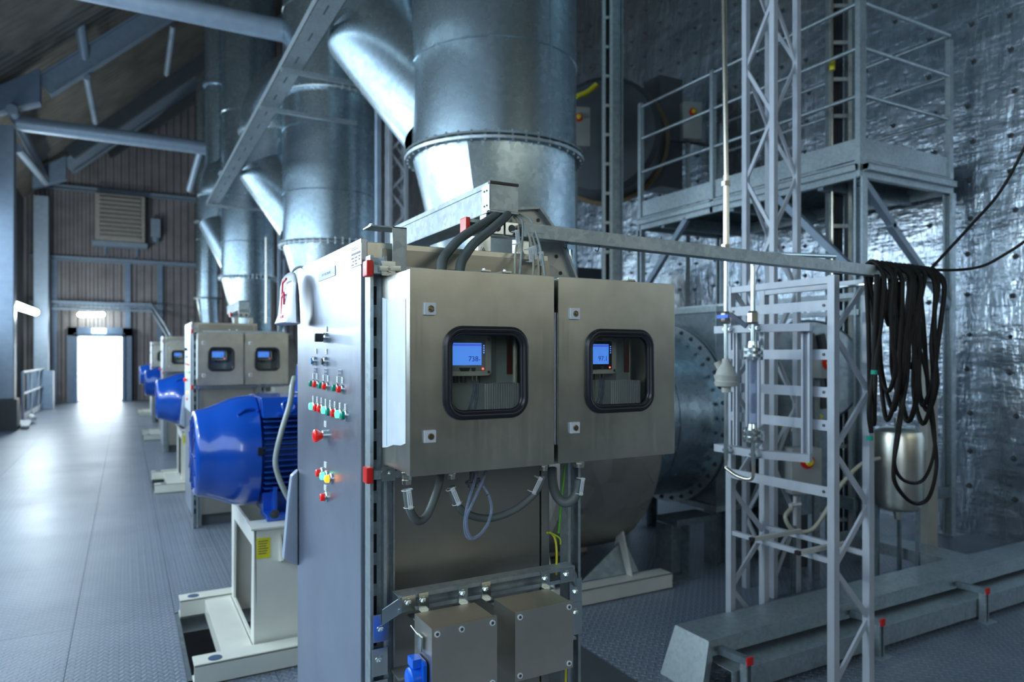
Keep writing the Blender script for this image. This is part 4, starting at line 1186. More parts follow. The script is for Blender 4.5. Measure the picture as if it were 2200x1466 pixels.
for k in range(13):
    z = ZM - .17 + k * .0285
    dy = .30 if abs(z - ZM) < .16 else .28
    mb = MB()
    mb.box((.62, YC - dy, z - .0035), (1.20, YC - .15, z + .0035)); mb.build('cooling_fin', 'blue_fin', mo)
mb = MB(); mb.box((.615, YC - .21, ZM + .275), (1.21, YC + .21, ZM + .292)); mb.plate([(.615, YC - .265, ZM + .19), (.615, YC - .21, ZM + .292), (.615, YC - .20, ZM + .19)], (.595, 0, 0)); mb.build('top_shroud', 'blue', mo, bevel=.004)
mb = MB(); q = V((.74, YC - .272, ZM + .235)); mb.tube([q + V((.030 * cos(a), .006 * sin(a), .030 * sin(a) + .01)) for a in [2 * pi * k / 14 for k in range(14)]], .0085, n=10, sub=2, closed=True); mb.cyl(q + V((0, 0, -.03)), q + V((0, 0, -.012)), .016, .011); mb.box((q.x - .05, q.y - .004, q.z - .035), (q.x + .05, q.y + .05, q.z - .027)); mb.build('lifting_eye', 'blue', mo)
mb = MB(); mb.box((.62, YC - .34, ZM - .325), (1.24, YC - .15, ZM - .295)); mb.box((.62, YC + .15, ZM - .325), (1.24, YC + .34, ZM - .295))
for x in (.66, .86, 1.06, 1.2): mb.box((x, YC - .30, ZM - .297), (x + .02, YC - .16, ZM - .16)); mb.box((x, YC + .16, ZM - .297), (x + .02, YC + .30, ZM - .16))
mb.box((.62, YC - .22, ZM - .30), (1.24, YC + .22, ZM - .2)); mb.build('feet', 'blue', mo, bevel=.004)
for x in (.74, 1.0): mb = MB(); mb.hexbolt((x, YC - .27, ZM - .295), (0, 0, 1), .014, .02); mb.build('foot_bolt', 'zinc', mo)
mb = MB(); mb.box((.86, YC - .20, ZM + .292), (1.14, YC + .05, ZM + .33)); mb.plate([(.84, YC - .33, ZM + .30), (.84, YC - .23, ZM + .46), (.84, YC + .02, ZM + .46), (.84, YC + .08, ZM + .30)], (.30, 0, 0)); mb.build('terminal_box', 'blue', mo, bevel=.006)
mb = MB(); mb.cyl((.88, YC - .34, ZM + .42), (.88, YC - .30, ZM + .42), .022, n=14); mb.build('cable_gland', 'nickel', mo)
mb = MB(); mb.cyl((1.29, YC, ZM), (1.495, YC, ZM), .045, n=20); mb.build('shaft', 'zinc', mo)
mc = thing('motor_cable', (.8, YC - .38, .7), 'grey motor cable bowing down in front of the nearest blue motor', 'cable', 'motor cables')
unit['mcable'] = mc
mb = MB(); P = [pY(a, b_, y_) for a, b_, y_ in ((632, 812, 3.62), (628, 830, 3.56), (622, 870, 3.54), (604, 930, 3.52), (592, 985, 3.52), (597, 1020, 3.52), (614, 1060, 3.52), (632, 1092, 3.54), (640, 1110, 3.56))]
mb.tube(P, .013, n=10, sub=8); mb.build('sheath', 'tube_grey', mc, sharp=80)
mb = MB(); mb.tube([pY(a, b_, 3.52) for a, b_ in ((640, 1048), (634, 1080), (630, 1110), (624, 1140))], .006, n=8); mb.build('earth_wire', 'yellow', mc, sharp=80)

sk_ = thing('motor_skid', (1.5, YC, 0), 'white steel skid under the nearest motor and fan', 'machine base', 'white machine skids')
unit['skid'] = sk_
ya_, yb_ = YC - .57, YC + .50
for y in (ya_, yb_ - .12):
    mb = MB(); mb.box((.27, y, 0.0), (3.07, y + .12, .012)); mb.box((.27, y, .0), (3.07, y + .010, .10)); mb.box((.27, y, .09), (3.07, y + .12, .10)); mb.build('long_beam', 'cream', sk_, bevel=.003)
mb = MB(); mb.box((.40, ya_ + .1, .0), (.54, yb_ - .1, .085)); mb.build('cross_beam', 'cream', sk_, bevel=.003)
mb = MB(); mb.box((1.45, ya_ + .1, .0), (1.6, yb_ - .1, .085)); mb.build('cross_beam', 'cream', sk_, bevel=.003)
yf, yr = YC - .43, YC + .37
mb = MB(); mb.plate([(.56, yf, .0), (1.50, yf, .0), (1.40, yf, .648), (.545, yf, .648)], (0, .012, 0)); mb.build('front_plate', 'cream', sk_, bevel=.002)
mb = MB(); mb.plate([(.56, yr, .0), (1.50, yr, .0), (1.40, yr, .648), (.545, yr, .648)], (0, .012, 0)); mb.build('rear_plate', 'cream', sk_, bevel=.002)
xo = .545
outer = [V((xo, yf, 0)), V((xo, yr + .012, 0)), V((xo, yr + .012, .648)), V((xo, yf, .648))]
inner_ = [V((xo, yf + .10, .10)), V((xo, yr - .07, .10)), V((xo, yr - .10, .56)), V((xo, yf + .06, .56))]
mb = MB(); mb.ring(outer, inner_, (.012, 0, 0)); mb.build('end_frame', 'cream', sk_)
mb = MB(); mb.box((.53, yf - .02, .648), (1.42, yf + .16, .6585)); mb.build('top_rail', 'cream', sk_, bevel=.002); mb = MB(); mb.box((.53, yr - .13, .648), (1.42, yr + .04, .6585)); mb.build('top_rail', 'cream', sk_, bevel=.002)
q = pY(566, 1178, yf - .002)
mb = MB(); mb.box((q.x - .032, yf - .003, q.z - .05), (q.x + .032, yf, q.z + .05)); wl = mb.build('warning_label', 'yellow', sk_)
mb = MB()
for k in range(6): mb.box((q.x - .024, yf - .0036, q.z + .032 - k * .012), (q.x + .022 - .004 * (k % 3), yf - .0028, q.z + .036 - k * .012))
mb.build('print', 'dark_grey', wl)
q = pY(590, 1105, yf)
mb = MB(); mb.hexbolt((q.x, yf, q.z), (0, -1, 0), .014, .01); mb.build('bolt', 'dark_grey', sk_)
mb = MB(); mb.plate([(.66, yf - .07, .50), (.66, yf, .62), (.66, yf, .48)], (.012, 0, 0)); mb.build('gusset', 'cream', sk_); mb = MB(); mb.plate([(.86, yf - .07, .50), (.86, yf, .62), (.86, yf, .28)], (.012, 0, 0)); mb.box((.86, yf - .07, .28), (1.0, yf, .30)); mb.build('gusset', 'cream', sk_)
for (px, py, yy) in ((462, 1443, ya_ + .05), (415, 1284, yb_ - .06)):
    q = pY(px, py, yy); mb = MB(); mb.cyl((max(.30, q.x), yy, .100), (max(.30, q.x), yy, .103), .03, n=20); mb.build('round_sticker', 'label_navy', sk_)

# fan casing, inlet
fan = thing('fan_casing', (2.55, 4.15, 0), 'stained round fan housing low behind the right window box', 'fan', 'fan housings')
unit['fan'] = fan
N = 56; L0 = []; L1 = []
prof = []
for k in range(N):
    a = 2 * pi * k / N
    r = .80 + .06 * sin(a / 2)
    y, z = -r * sin(a) * 1.0, -r * cos(a)
    prof.append((y, z))
mb = MB()
zc = .97; yc = 4.17
mb.loft([[V((2.18, yc + y * .97, zc + z * .97)) for y, z in prof], [V((2.21, yc + y, zc + z)) for y, z in prof], [V((2.88, yc + y, zc + z)) for y, z in prof], [V((2.91, yc + y * .97, zc + z * .97)) for y, z in prof]]); mb.build('volute', 'casing', fan)
mb = MB(); mb.box((2.2, 4.36, 1.0), (2.9, 5.15, 1.92)); mb.build('outlet_neck', 'galv_stain', fan)
mb = MB(); mb.box((2.14, 4.32, 1.90), (2.96, 5.2, 1.94)); mb.build('outlet_flange', 'galv', fan)
for y in (3.62, 4.7):
    for x in (2.22, 2.80):
        mb = MB(); mb.plate([(x, y - .09, .10), (x, y + .12, .10), (x, y + .04 if y < 4 else y - .1, .42), (x, y + .02 if y < 4 else y - .12, .42)], (.012, 0, 0)); mb.build('support_foot', 'cream', fan)
mb = MB(); mb.plate([(2.45, 3.58, .10), (2.90, 3.58, .10), (2.84, 3.66, .30)], (0, .01, 0)); mb.build('saddle', 'galv_dark', fan)
mb = MB(); mb.lathe([(0, .30), (.1, .26), (.12, .12)], (2.19, 4.12, ZM), (-1, 0, 0), n=32); mb.cyl((1.5, 4.05, ZM), (2.1, 4.08, ZM), .06, n=20); mb.box((1.6, 3.9, .55), (1.95, 4.2, ZM + .12)); mb.box((1.62, 3.75, .101), (2.0, 4.35, .56)); mb.build('bearing_block', 'cream', fan)

inl = thing('inlet_duct', (3.4, 4.12, .3), 'big round horizontal suction duct with bolted flange right of the boxes', 'duct')
AI = V((2.9, 4.12, 1.06))
mb = MB(); mb.lathe([(0.01, .60), (.68, .60)], AI, (1, 0, 0), n=64, caps=False); mb.lathe([(.30, .604), (.31, .604)], AI, (1, 0, 0), n=64, caps=False); mb.build('shell', 'galv_duct', inl)
mb = MB(); mb.lathe([(.66, .60), (.66, .665), (.674, .665), (.674, .60)], AI, (1, 0, 0), n=64, caps=False); mb.lathe([(.70, .60), (.70, .665), (.714, .665), (.714, .60)], AI, (1, 0, 0), n=64, caps=False); fl1 = mb.build('flange', 'galv', inl)
b0 = None
for k in range(36):
    a = 2 * pi * k / 36
    mb = MB(); mb.hexbolt(AI + V((.66, .635 * cos(a), .635 * sin(a))), (-1, 0, 0), .012, .012, 1.3); mb.cyl(AI + V((.66, .635 * cos(a), .635 * sin(a))), AI + V((.73, .635 * cos(a), .635 * sin(a))), .007, n=8); mb.build('flange_bolt', 'dark_grey', fl1)
mb = MB(); mb.lathe([(.674, .59), (.70, .59)], AI, (1, 0, 0), n=48, caps=False); mb.build('gasket', 'rubber', inl)
bx = thing('inlet_box', (4.1, 4.2, .3), 'grey sheet metal inlet chamber behind the bolted flange', 'duct box')
mb = MB(); mb.box((3.62, 3.62, .42), (4.12, 4.95, 1.82)); mb.build('chamber', 'galv_dark', bx, bevel=.01)
mb = MB(); mb.box((3.60, 3.60, 1.80), (4.14, 4.97, 1.84)); mb.box((3.60, 3.60, .40), (4.14, 4.97, .44)); mb.build('rim', 'galv', bx)
for x in (3.72, 4.03):
    for y in (3.72, 4.85): mb = MB(); mb.ibeam((x, y, 0), (x, y, .41), .12, .12, .01, (1, 0, 0)); mb.build('leg', 'galv_dark', bx)
mb = MB(); mb.box((3.2, 3.55, .36), (3.55, 3.75, .40)); mb.ibeam((3.25, 3.65, 0), (3.25, 3.65, .36), .16, .16, .012, (1, 0, 0)); mb.box((3.12, 3.52, 0), (3.38, 3.78, .012))
tag(mb.build('duct_stand', 'galv_dark'), 'short dark steel stand under the bolted suction duct', 'stand')


# vertical duct with its mitred branch
def vduct(x, y, r, lab, br=True, ring_z=(3.0, 5.03), zt=9.0):
    t = thing('vertical_duct', (x, y, 1.94), lab, 'duct', 'galvanised vertical ducts')
    n = 64
    mb = MB(); mb.lathe([(3.0, r), (zt, r)], (x, y, 0), (0, 0, 1), n=n, caps=False); mb.build('shell', 'galv_duct', t)
    circ = [V((x + r * cos(2 * pi * k / n), y + r * sin(2 * pi * k / n), 2.99)) for k in range(n)]
    rec = []
    hx, hy = r * .60, r * .68
    for k in range(n):
        a = 2 * pi * k / n; c_, s_ = cos(a), sin(a); m_ = max(abs(c_), abs(s_))
        rec.append(V((x + .06 + hx * c_ / m_, y - .05 + hy * s_ / m_, 1.945)))
    mb = MB(); mb.loft([circ, rec], caps=False); mb.build('transition', 'galv_duct', t)
    for z in ring_z:
        mb = MB(); mb.lathe([(z - .03, r), (z - .03, r + .055), (z - .012, r + .06), (z - .012, r)], (x, y, 0), (0, 0, 1), n=n, caps=False); mb.lathe([(z + .004, r), (z + .004, r + .06), (z + .02, r + .055), (z + .02, r)], (x, y, 0), (0, 0, 1), n=n, caps=False); o = mb.build('flange', 'galv', t)
        nb = 44
        if r > .4:
            for k in range(nb):
                a = 2 * pi * k / nb; p_ = V((x + (r + .036) * cos(a), y + (r + .036) * sin(a), z))
                if k == 0:
                    mb = MB(); mb.cyl(p_ - V((0, 0, .045)), p_ + V((0, 0, .035)), .009, n=6); b0 = mb.build('flange_bolt', 'zinc', o); p0_ = p_
                else:
                    c = b0.copy(); COL.objects.link(c); c.parent = o; c.location = p_ - p0_; ORG[c.name] = ORG[b0.name]
    for z in (3.68, 4.55, 6.2):
        mb = MB(); mb.lathe([(z - .006, r), (z, r + .008), (z + .006, r)], (x, y, 0), (0, 0, 1), n=n, caps=False); mb.build('seam', 'galv_duct', t)
    a = radians(-78)
    mb = MB(); mb.bar((x + (r + .003) * cos(a), y + (r + .003) * sin(a), 3.03), (x + (r + .003) * cos(a), y + (r + .003) * sin(a), 5.0), .02, .006, (cos(a), sin(a), 0)); mb.build('seam', 'galv_duct', t)
    if br:
        rb = r * .72
        C0 = V((x - .98 * r, y + 1.27 * r, 4.17)); C1 = V((x, y, 2.95))
        d_ = (C1 - C0).normalized(); up = V((0, 0, 1)); nrm_ = (up - d_).normalized()
        ring0 = []; ring1 = []; ring2 = []
        for k in range(48):
            a = 2 * pi * k / 48; p_ = C0 + V((rb * cos(a), rb * sin(a), 0))
            # shift along the vertical to the mitre plane
            tt = (C0 - p_).dot(nrm_) / up.dot(nrm_)
            q_ = p_ + up * tt
            ring1.append(q_); ring0.append(V((p_.x, p_.y, 4.70))); ring2.append(q_ + d_ * 1.15)
        mb = MB(); mb.loft([ring0, ring1], caps=False); b_ = mb.build('branch_riser', 'galv_duct', t)
        mb = MB(); mb.loft([ring1, ring2], caps=False); mb.build('branch_leg', 'galv_duct', t)
        mb = MB(); mb.lathe([(4.67, rb), (4.67, rb + .03), (4.70, rb + .03), (4.70, rb)], C0 * 1.0 - V((0, 0, C0.z)), (0, 0, 1), n=48, caps=False); mb.build('branch_flange', 'galv', t)
        mb = MB(); top = C0.copy(); top.z = 4.70; mb.tube([top, top + V((0, 0, .25)), top + V((.25, .1, .75)), top + V((.9, .35, 1.2)), top + V((1.9, .7, 1.35))], rb * .97, n=32, sub=6, cap=False); mb.build('branch_bend', 'galv_duct', t, sharp=60)
    return t


unit['duct'] = vduct(2.5, 4.83, .63, 'nearest and widest galvanised vertical duct above the boxes')
LABS = {
    'cab': ['', 'second control cabinet with white film on its side, beyond the nearest motor', 'third control cabinet down the aisle, behind the second blue motor', 'farthest control cabinet, a sliver beside the lit doorway side'],
    'frame': ['', 'strut frame on the second cabinet beyond the nearest motor', 'strut frame on the third cabinet down the aisle', 'strut frame on the farthest cabinet'],
    'e1': ['', 'left window box on the second cabinet above the nearest blue motor', 'left window box on the third cabinet with a red dot in its window', 'left window box on the farthest cabinet'],
    'e2': ['', 'right window box on the second cabinet above the nearest blue motor', 'right window box on the third cabinet', 'right window box on the farthest cabinet'],
    'trunk': ['', 'cable trunk on top of the second cabinet', 'cable trunk on top of the third cabinet', 'cable trunk on top of the farthest cabinet'],
    'trap': ['', 'bracket under the cable trunk of the second cabinet', 'bracket under the cable trunk of the third cabinet', 'bracket under the cable trunk of the farthest cabinet'],
    'motor': ['', 'second blue motor with glossy dome left of the second cabinet', 'third blue motor beside the third cabinet', 'farthest and smallest-looking blue motor'],
    'mcable': ['', 'grey cable on the second blue motor', 'grey cable on the third blue motor', 'grey cable on the farthest blue motor'],
    'skid': ['', 'white steel skid under the second blue motor', 'white steel skid under the third blue motor', 'white steel skid under the farthest blue motor'],
    'fan': ['', 'fan housing of the second motor, behind the second cabinet', 'fan housing of the third motor', 'fan housing of the farthest motor'],
}
SMALL = ('push_button', 'indicator_lamp', 'label_plate', 'lettering', 'name_plate', 'name_field', 'engraving', 'print', 'slot_row', 'bolt', 'key_switch', 'screw', 'data_label', 'key', 'flange_bolt', 'nozzle', 'lock_barrel', 'reading')
for k in (1, 2, 3):
    dv = V((0, UNIT_DY[k], 0))
    for key, o in unit.items():
        if key == 'duct': continue
        if k >= 2 and key in ('mcable', 'trap', 'trunk') : continue
        if k == 3 and key in ('e1', 'e2', 'frame'): 
            if key == 'e2': continue
        copy_tree(o, dv, LABS[key][k], skip=() if k == 1 else SMALL)
    # the display units seen through the windows
    if k < 3:
        for b_, x0 in enumerate((.528, .901)):
            if k == 2 and b_ == 1: continue
            src = [o for o in bpy.data.objects if o.name.startswith('gas_analyser') and o.parent is None][b_]
            if k == 2:
                pass
            copy_tree(src, dv, 'small lit display in the %s window of the %s cabinet' % (('left', 'right')[b_], ('second', 'third')[k - 1]), skip=() if k == 1 else ('lettering', 'screw', 'nozzle', 'key'))
d2 = copy_tree(unit['duct'], V((0, 5.0, 0)), 'second wide galvanised duct with mitred branch, left of the nearest one')
d3 = vduct(2.13, 14.7, .50, 'third galvanised duct with dark stains, behind the slanting tray'); d4 = vduct(1.93, 20.4, .29, 'farthest and thinnest galvanised duct', br=False)
mb = MB(); mb.lathe([(4.7, .24), (9, .24)], (1.64, 15.33, 0), (0, 0, 1), n=32, caps=False); mb.lathe([(6.9, .24), (6.9, .29), (6.95, .29), (6.95, .24)], (1.64, 15.33, 0), (0, 0, 1), n=32, caps=False); mb.build('side_riser', 'galv_duct', d3)
mb = MB(); mb.plate([(XF - .004, 6.70, 1.00), (XF - .004, 7.36, 1.00), (XF - .004, 7.36, 1.775), (XF - .004, 6.70, 1.775)], (-.002, 0, 0)); tag(mb.build('film_sheet', 'white_film'), 'bright white protective film on the door of the second cabinet', 'film')

# high cable tray running down the hall
t = thing('cable_tray', (1.28, 7, 4.0), 'long pale slotted cable tray slanting across the upper left', 'cable tray')
mb = MB(); zt_ = 4.03
mb.box((1.20, -1.0, zt_), (1.38, 13.0, zt_ + .004)); mb.box((1.20, -1.0, zt_), (1.204, 13.0, zt_ + .07)); mb.box((1.376, -1.0, zt_), (1.38, 13.0, zt_ + .07)); mb.build('tray_body', 'galv', t)
mb = MB()
for k in range(21): mb.box((1.283, 2.6 + k * .5, zt_ - .001), (1.297, 2.76 + k * .5, zt_ + .001))
mb.build('slot_row', 'dark_grey', t)
for y, x_ in ((6.4, 2.7), (7.5, 2.2), (12.8, 2.2)):
    mb = MB(); mb.bar((1.20, y, zt_ - .02), (x_, y, zt_ - .02), .04, .04); mb.build('bracket_arm', 'galv', t)

# ================================================================== RIGHT SIDE
def lattice(name, x0, y0, x1, y1, z0, z1, chord, pitch, lab, cat, mat='grey_paint', box_=False, group=None, phase=0.0, zz=True):
    """flat or boxed lattice mast between two plan corners"""
    t = thing(name, ((x0 + x1) / 2, (y0 + y1) / 2, z0), lab, cat, group)
    cs = [(x0, y0), (x1, y1)] if not box_ else [(x0, y0), (x1, y0), (x1, y1), (x0, y1)]
    for (a, b_) in cs:
        mb = MB(); mb.bar((a, b_, z0), (a, b_, z1), chord, chord, (0, 1, 0)); mb.build('chord', mat, t, bevel=chord * .08)
    sides = [(cs[0], cs[1])] if not box_ else [(cs[i], cs[(i + 1) % 4]) for i in range(4)]
    for si, (p, q) in enumerate(sides):
        z = z0 + phase; k = si % 2
        while z + pitch <= z1 + .02:
            a, b_ = (p, q) if k % 2 == 0 else (q, p)
            mb = MB(); mb.bar((a[0], a[1], z), (b_[0], b_[1], min(z + pitch, z1)), chord * .62, chord * .30, (0, 0, 1) if False else (V((q[1] - p[1], p[0] - q[0], 0)))); mb.build('diagonal', mat, t)
            z += pitch; k += 1
    return t


XA, XB, YN, YFR = 2.69, 2.93, 2.00, 2.59
ZR = 1.845
rk = thing('instrument_rack', ((XA + XB) / 2, 2.3, 0), 'light grey open steel rack holding the flow meter pipes', 'rack')
for (x, y) in ((XA, YN), (XB, YN), (XA, YFR), (XB, YFR)):
    mb = MB(); mb.bar((x, y, 0), (x, y, ZR), .036, .036, (0, 1, 0)); mb.build('leg', 'grey_paint', rk, bevel=.003)
    mb = MB(); mb.box((x - .04, y - .04, 0), (x + .04, y + .04, .006)); mb.build('foot_plate', 'grey_paint', rk)
for y in (YN, YFR):
    z = .06; k = 0 if y == YN else 1
    while z < ZR - .1:
        a, b_ = (XA, XB) if k % 2 == 0 else (XB, XA)
        mb = MB(); mb.bar((a, y, z), (b_, y, min(z + .255, ZR)), .024, .012, (0, 1, 0)); mb.build('diagonal', 'grey_paint', rk)
        z += .255; k += 1
for z in (1.715, 1.50, 1.335, 1.19, .90):
    mb = MB(); mb.bar((XA - .01, YN, z), (XA - .01, YFR, z), .012, .045); o = mb.build('cross_bar', 'grey_paint', rk)
    for y in (YN + .035, YFR - .035): mb = MB(); mb.cyl((XA - .016, y, z), (XA - .019, y, z), .007, n=10); mb.build('bolt_hole', 'dark_grey', o)
for x in (XA, XB):
    mb = MB(); mb.bar((x, YN, .60), (x, YFR, .60), .022, .022); mb.build('lower_rail', 'grey_paint', rk)
    mb = MB(); mb.bar((x, YN, ZR - .02), (x, YFR, ZR - .02), .03, .03); mb.build('top_rail', 'grey_paint', rk)
for y in (2.12, 2.38):
    mb = MB(); mb.bar((XA - .07, y, .62), (XB + .02, y, .62), .022, .018); o = mb.build('shelf_bar', 'tread_end', rk)
    mb = MB(); mb.box((XA - .088, y - .011, .611), (XA - .07, y + .011, .629)); mb.build('end_plug', 'black', o)
# pipe bracket frame on the rack
bf = thing('meter_bracket', (2.63, 2.4, 1.05), 'pale bracket with two arms clamping the thin steel pipes', 'bracket')
XP = XA - .045
mb = MB(); mb.channel((XP, YN + .10, 1.04), (XP, YN + .10, 1.62), .045, .02, .003, .01, (-1, 0, 0)); mb.build('vertical_rail', 'grey_paint', bf)
mb = MB(); mb.channel((XP, YFR - .08, 1.04), (XP, YFR - .08, 1.62), .03, .02, .003, .01, (-1, 0, 0)); mb.build('vertical_rail', 'grey_paint', bf)
for z in (1.62, 1.045):
    mb = MB(); mb.bar((XP - .01, YN + .07, z), (XP - .10, YN + .26, z), .05, .035); mb.bar((XP - .10, YN + .25, z), (XP - .10, 2.535, z), .05, .035); mb.build('arm', 'grey_paint', bf)
    for y in (pX(1560, 800, XP - .147).y, pX(1618, 800, XP - .147).y):
        mb = MB(); mb.box((XP - .145, y - .022, z - .008), (XP - .125, y + .022, z + .008)); mb.cyl((XP - .15, y - .018, z), (XP - .12, y - .018, z), .005); mb.cyl((XP - .15, y + .018, z), (XP - .12, y + .018, z), .005); mb.build('pipe_clamp', 'zinc', bf)
XQ = XP - .147
pa, pb = pX(1560, 800, XQ), pX(1618, 800, XQ)
ga = thing('sample_pipe', (XQ, pa.y, .98), 'thin steel pipe with white valve body left on the rack bracket', 'pipe')
mb = MB(); mb.cyl((XQ, pa.y, 1.0), (XQ, pa.y, 2.02), .011, n=14); mb.build('lower_pipe', 'zinc', ga)
qq = pX(1547, 0, XQ)
mb = MB(); mb.cyl((XQ, pa.y, 2.02), (XQ, pa.y, 2.35), .015, n=14); mb.cyl((XQ, pa.y, 2.35), (XQ - .0, qq.y + .01, 5.2), .012, n=14); mb.build('riser', 'nickel', ga)
for z in (2.0, 2.30): mb = MB(); mb.cyl((XQ, pa.y, z), (XQ, pa.y, z + .022), .022, n=6); mb.build('union_nut', 'nickel', ga)
zv = pX(1560, 608 + 0, XQ).z
z_ = pX(1562, 805, XQ).z
mb = MB(); mb.lathe([(-.085, .02), (-.06, .022), (-.055, .05), (-.035, .056), (-.03, .05), (-.005, .058), (.0, .050), (.035, .036), (.055, .022), (.075, .018)], (XQ, pa.y, z_), (0, 0, 1), n=24); mb.cyl((XQ, pa.y, z_ - .02), (XQ - .03, pa.y + .03, z_ + .06), .016); mb.build('valve_body', 'tread_end', ga)
z_ = pX(1562, 683, XQ).z
mb = MB(); mb.lathe([(-.03, .018), (-.02, .024), (.02, .024), (.03, .018)], (XQ, pa.y, z_), (0, 0, 1), n=6); vb = mb.build('ball_valve', 'nickel', ga)
mb = MB(); mb.box((XQ - .03, pa.y - .04, z_ - .003), (XQ - .02, pa.y + .03, z_ + .014)); mb.build('lever', 'blue_plastic', vb)
fm = thing('flow_meter', (XQ, pb.y, .98), 'glass tube flow meter between two flanges on the rack', 'flow meter')
ztop = pX(1618, 700, XQ).z
mb = MB(); mb.cyl((XQ, pb.y, 1.0), (XQ, pb.y, 1.12), .010, n=14); mb.cyl((XQ, pb.y, 1.56), (XQ, pb.y, 1.90), .011, n=14)
mb.tube([(XQ, pb.y, 1.90), (XQ, pb.y, 1.945), (XQ + .02, pb.y - .01, 1.955), (XQ + .05, pb.y - .05, 1.955)], .011, n=10); mb.cyl((XQ + .05, pb.y - .05, 1.955), (XQ + .20, 1.99, 1.925), .010); mb.build('pipework', 'zinc', fm)
for z in (1.145, 1.52):
    mb = MB(); mb.lathe([(-.045, .022), (-.03, .046), (-.018, .046), (-.016, .03), (-.006, .03), (-.004, .046), (.008, .046), (.012, .026), (.04, .022)], (XQ, pb.y, z), (0, 0, 1), n=24)
    for k in range(4): a = pi / 4 + k * pi / 2; mb.cyl((XQ + .038 * cos(a), pb.y + .038 * sin(a), z - .045), (XQ + .038 * cos(a), pb.y + .038 * sin(a), z + .022), .006, n=8)
    mb.build('flange', 'zinc', fm)
mb = MB(); mb.cyl((XQ, pb.y, 1.18), (XQ, pb.y, 1.50), .018, n=16); mb.build('sight_glass', 'clear', fm)
for s_ in (-1, 1): mb = MB(); mb.cyl((XQ, pb.y + .034 * s_, 1.17), (XQ, pb.y + .034 * s_, 1.51), .008, n=10); mb.build('tie_bar', 'grey_paint', fm)
z_ = pX(1612, 683, XQ).z
mb = MB(); mb.lathe([(-.03, .018), (-.02, .026), (.02, .026), (.03, .018)], (XQ, pb.y, z_), (0, 0, 1), n=6); vb = mb.build('ball_valve', 'nickel', fm)
mb = MB(); mb.bar((XQ - .02, pb.y + .02, z_ - .04), (XQ - .04, pb.y + .10, z_ + .02), .012, .02); mb.build('lever', 'ink', vb)
mb = MB(); mb.tube([(XQ, pa.y, 1.0), (XQ, pa.y, .965), (XQ - .004, pa.y - .02, .955), (XQ - .01, (pa.y + pb.y) / 2, .935), (XQ - .004, pb.y + .02, .93), (XQ, pb.y, .95), (XQ, pb.y, 1.0)], .009, n=10); tag(mb.build('drain_pipe', 'nickel', sharp=80), 'small U-shaped steel pipe joining the two thin pipes at the bottom', 'pipe')

lattice('lattice_mast', 3.50, 3.02, 3.71, 3.24, 0, 5.6, .037, .36, 'tall light grey lattice mast rising through the top of the picture', 'mast', box_=True, phase=.1)
lattice('lattice_mast', *at(838, 400, 9.2).xy, *(at(866, 400, 9.4).xy), 0, 5.1, .05, .26, 'thin lattice mast in the gap between the two nearest ducts', 'mast', 'grey_paint', box_=True)
lattice('lattice_mast', *at(600, 600, 12.2).xy, *(at(612, 600, 12.5).xy), 0, 4.4, .05, .3, 'faint lattice mast left of the second wide duct', 'mast', 'steel_light', box_=False)

# platform -----------------------------------------------------------
PX0, PX1, PY0, PY1, PZ_ = 4.86, 6.02, 3.38, 5.96, 2.96
pl = thing('access_platform', (5.4, 4.6, 0), 'galvanised access platform with railings against the foil wall', 'platform')
for (a, b_) in (((PX0, PY0), (PX0, PY1)), ((PX1, PY0), (PX1, PY1)), ((PX0, PY0), (PX1, PY0)), ((PX0, PY1), (PX1, PY1))):
    mb = MB(); mb.channel((*a, PZ_ - .05), (*b_, PZ_ - .05), .13, .05, .008, .0, (b_[1] - a[1], a[0] - b_[0], 0) if False else (0, 0, 1)); mb.bar((*a, PZ_ - .06), (*b_, PZ_ - .06), .05, .13); mb.build('edge_beam', 'galv', pl, bevel=.003)
    mb = MB(); mb.bar((*a, PZ_ + .10), (*b_, PZ_ + .10), .006, .16); mb.build('toe_board', 'galv', pl)
mb = MB()
k = PX0 + .03
while k < PX1 - .02: mb.box((k, PY0 + .02, PZ_ - .01), (k + .005, PY1 - .02, PZ_ + .022)); k += .042
k = PY0 + .05
while k < PY1: mb.box((PX0 + .03, k, PZ_ + .012), (PX1 - .03, k + .006, PZ_ + .022)); k += .09
mb.build('grating', 'galv_dark', pl)
for y in (PY0 + .35, (PY0 + PY1) / 2, PY1 - .35): mb = MB(); mb.bar((PX0, y, PZ_ - .09), (PX1, y, PZ_ - .09), .05, .12); mb.build('joist', 'galv_dark', pl)
for (x, y, h) in ((PX0, PY0, 5.6), (PX1, PY0, PZ_ + 1.16), (PX0, 4.9, PZ_ + 1.22), (PX0, PY1, PZ_ + 1.24), (PX1, PY1, PZ_ + 1.2)):
    zs_ = 0 if (x, y) != (PX0, 4.9) else PZ_
    if zs_ == 0:
        mb = MB(); mb.channel((x, y, 0), (x, y, PZ_ - .12), .075, .06, .005, .018, (-1, 0, 0)); mb.build('post', 'galv', pl)
        mb = MB(); mb.box((x - .08, y - .08, 0), (x + .08, y + .08, .01)); mb.build('foot_plate', 'galv', pl)
    mb = MB(); mb.bar((x, y, PZ_ - .12), (x, y, h), .05 if h < 5 else .075, .04, (0, 1, 0)); mb.build('railing_post', 'galv', pl)
for hz in (.50, .86, 1.20):
    for (a, b_) in (((PX0, PY0), (PX0, PY1)), ((PX0, PY0), (PX1, PY0)), ((PX1, PY0), (PX1, PY1))):
        mb = MB(); mb.cyl((*a, PZ_ + hz), (*b_, PZ_ + hz), .016, n=10); mb.build('hand_rail', 'galv', pl)
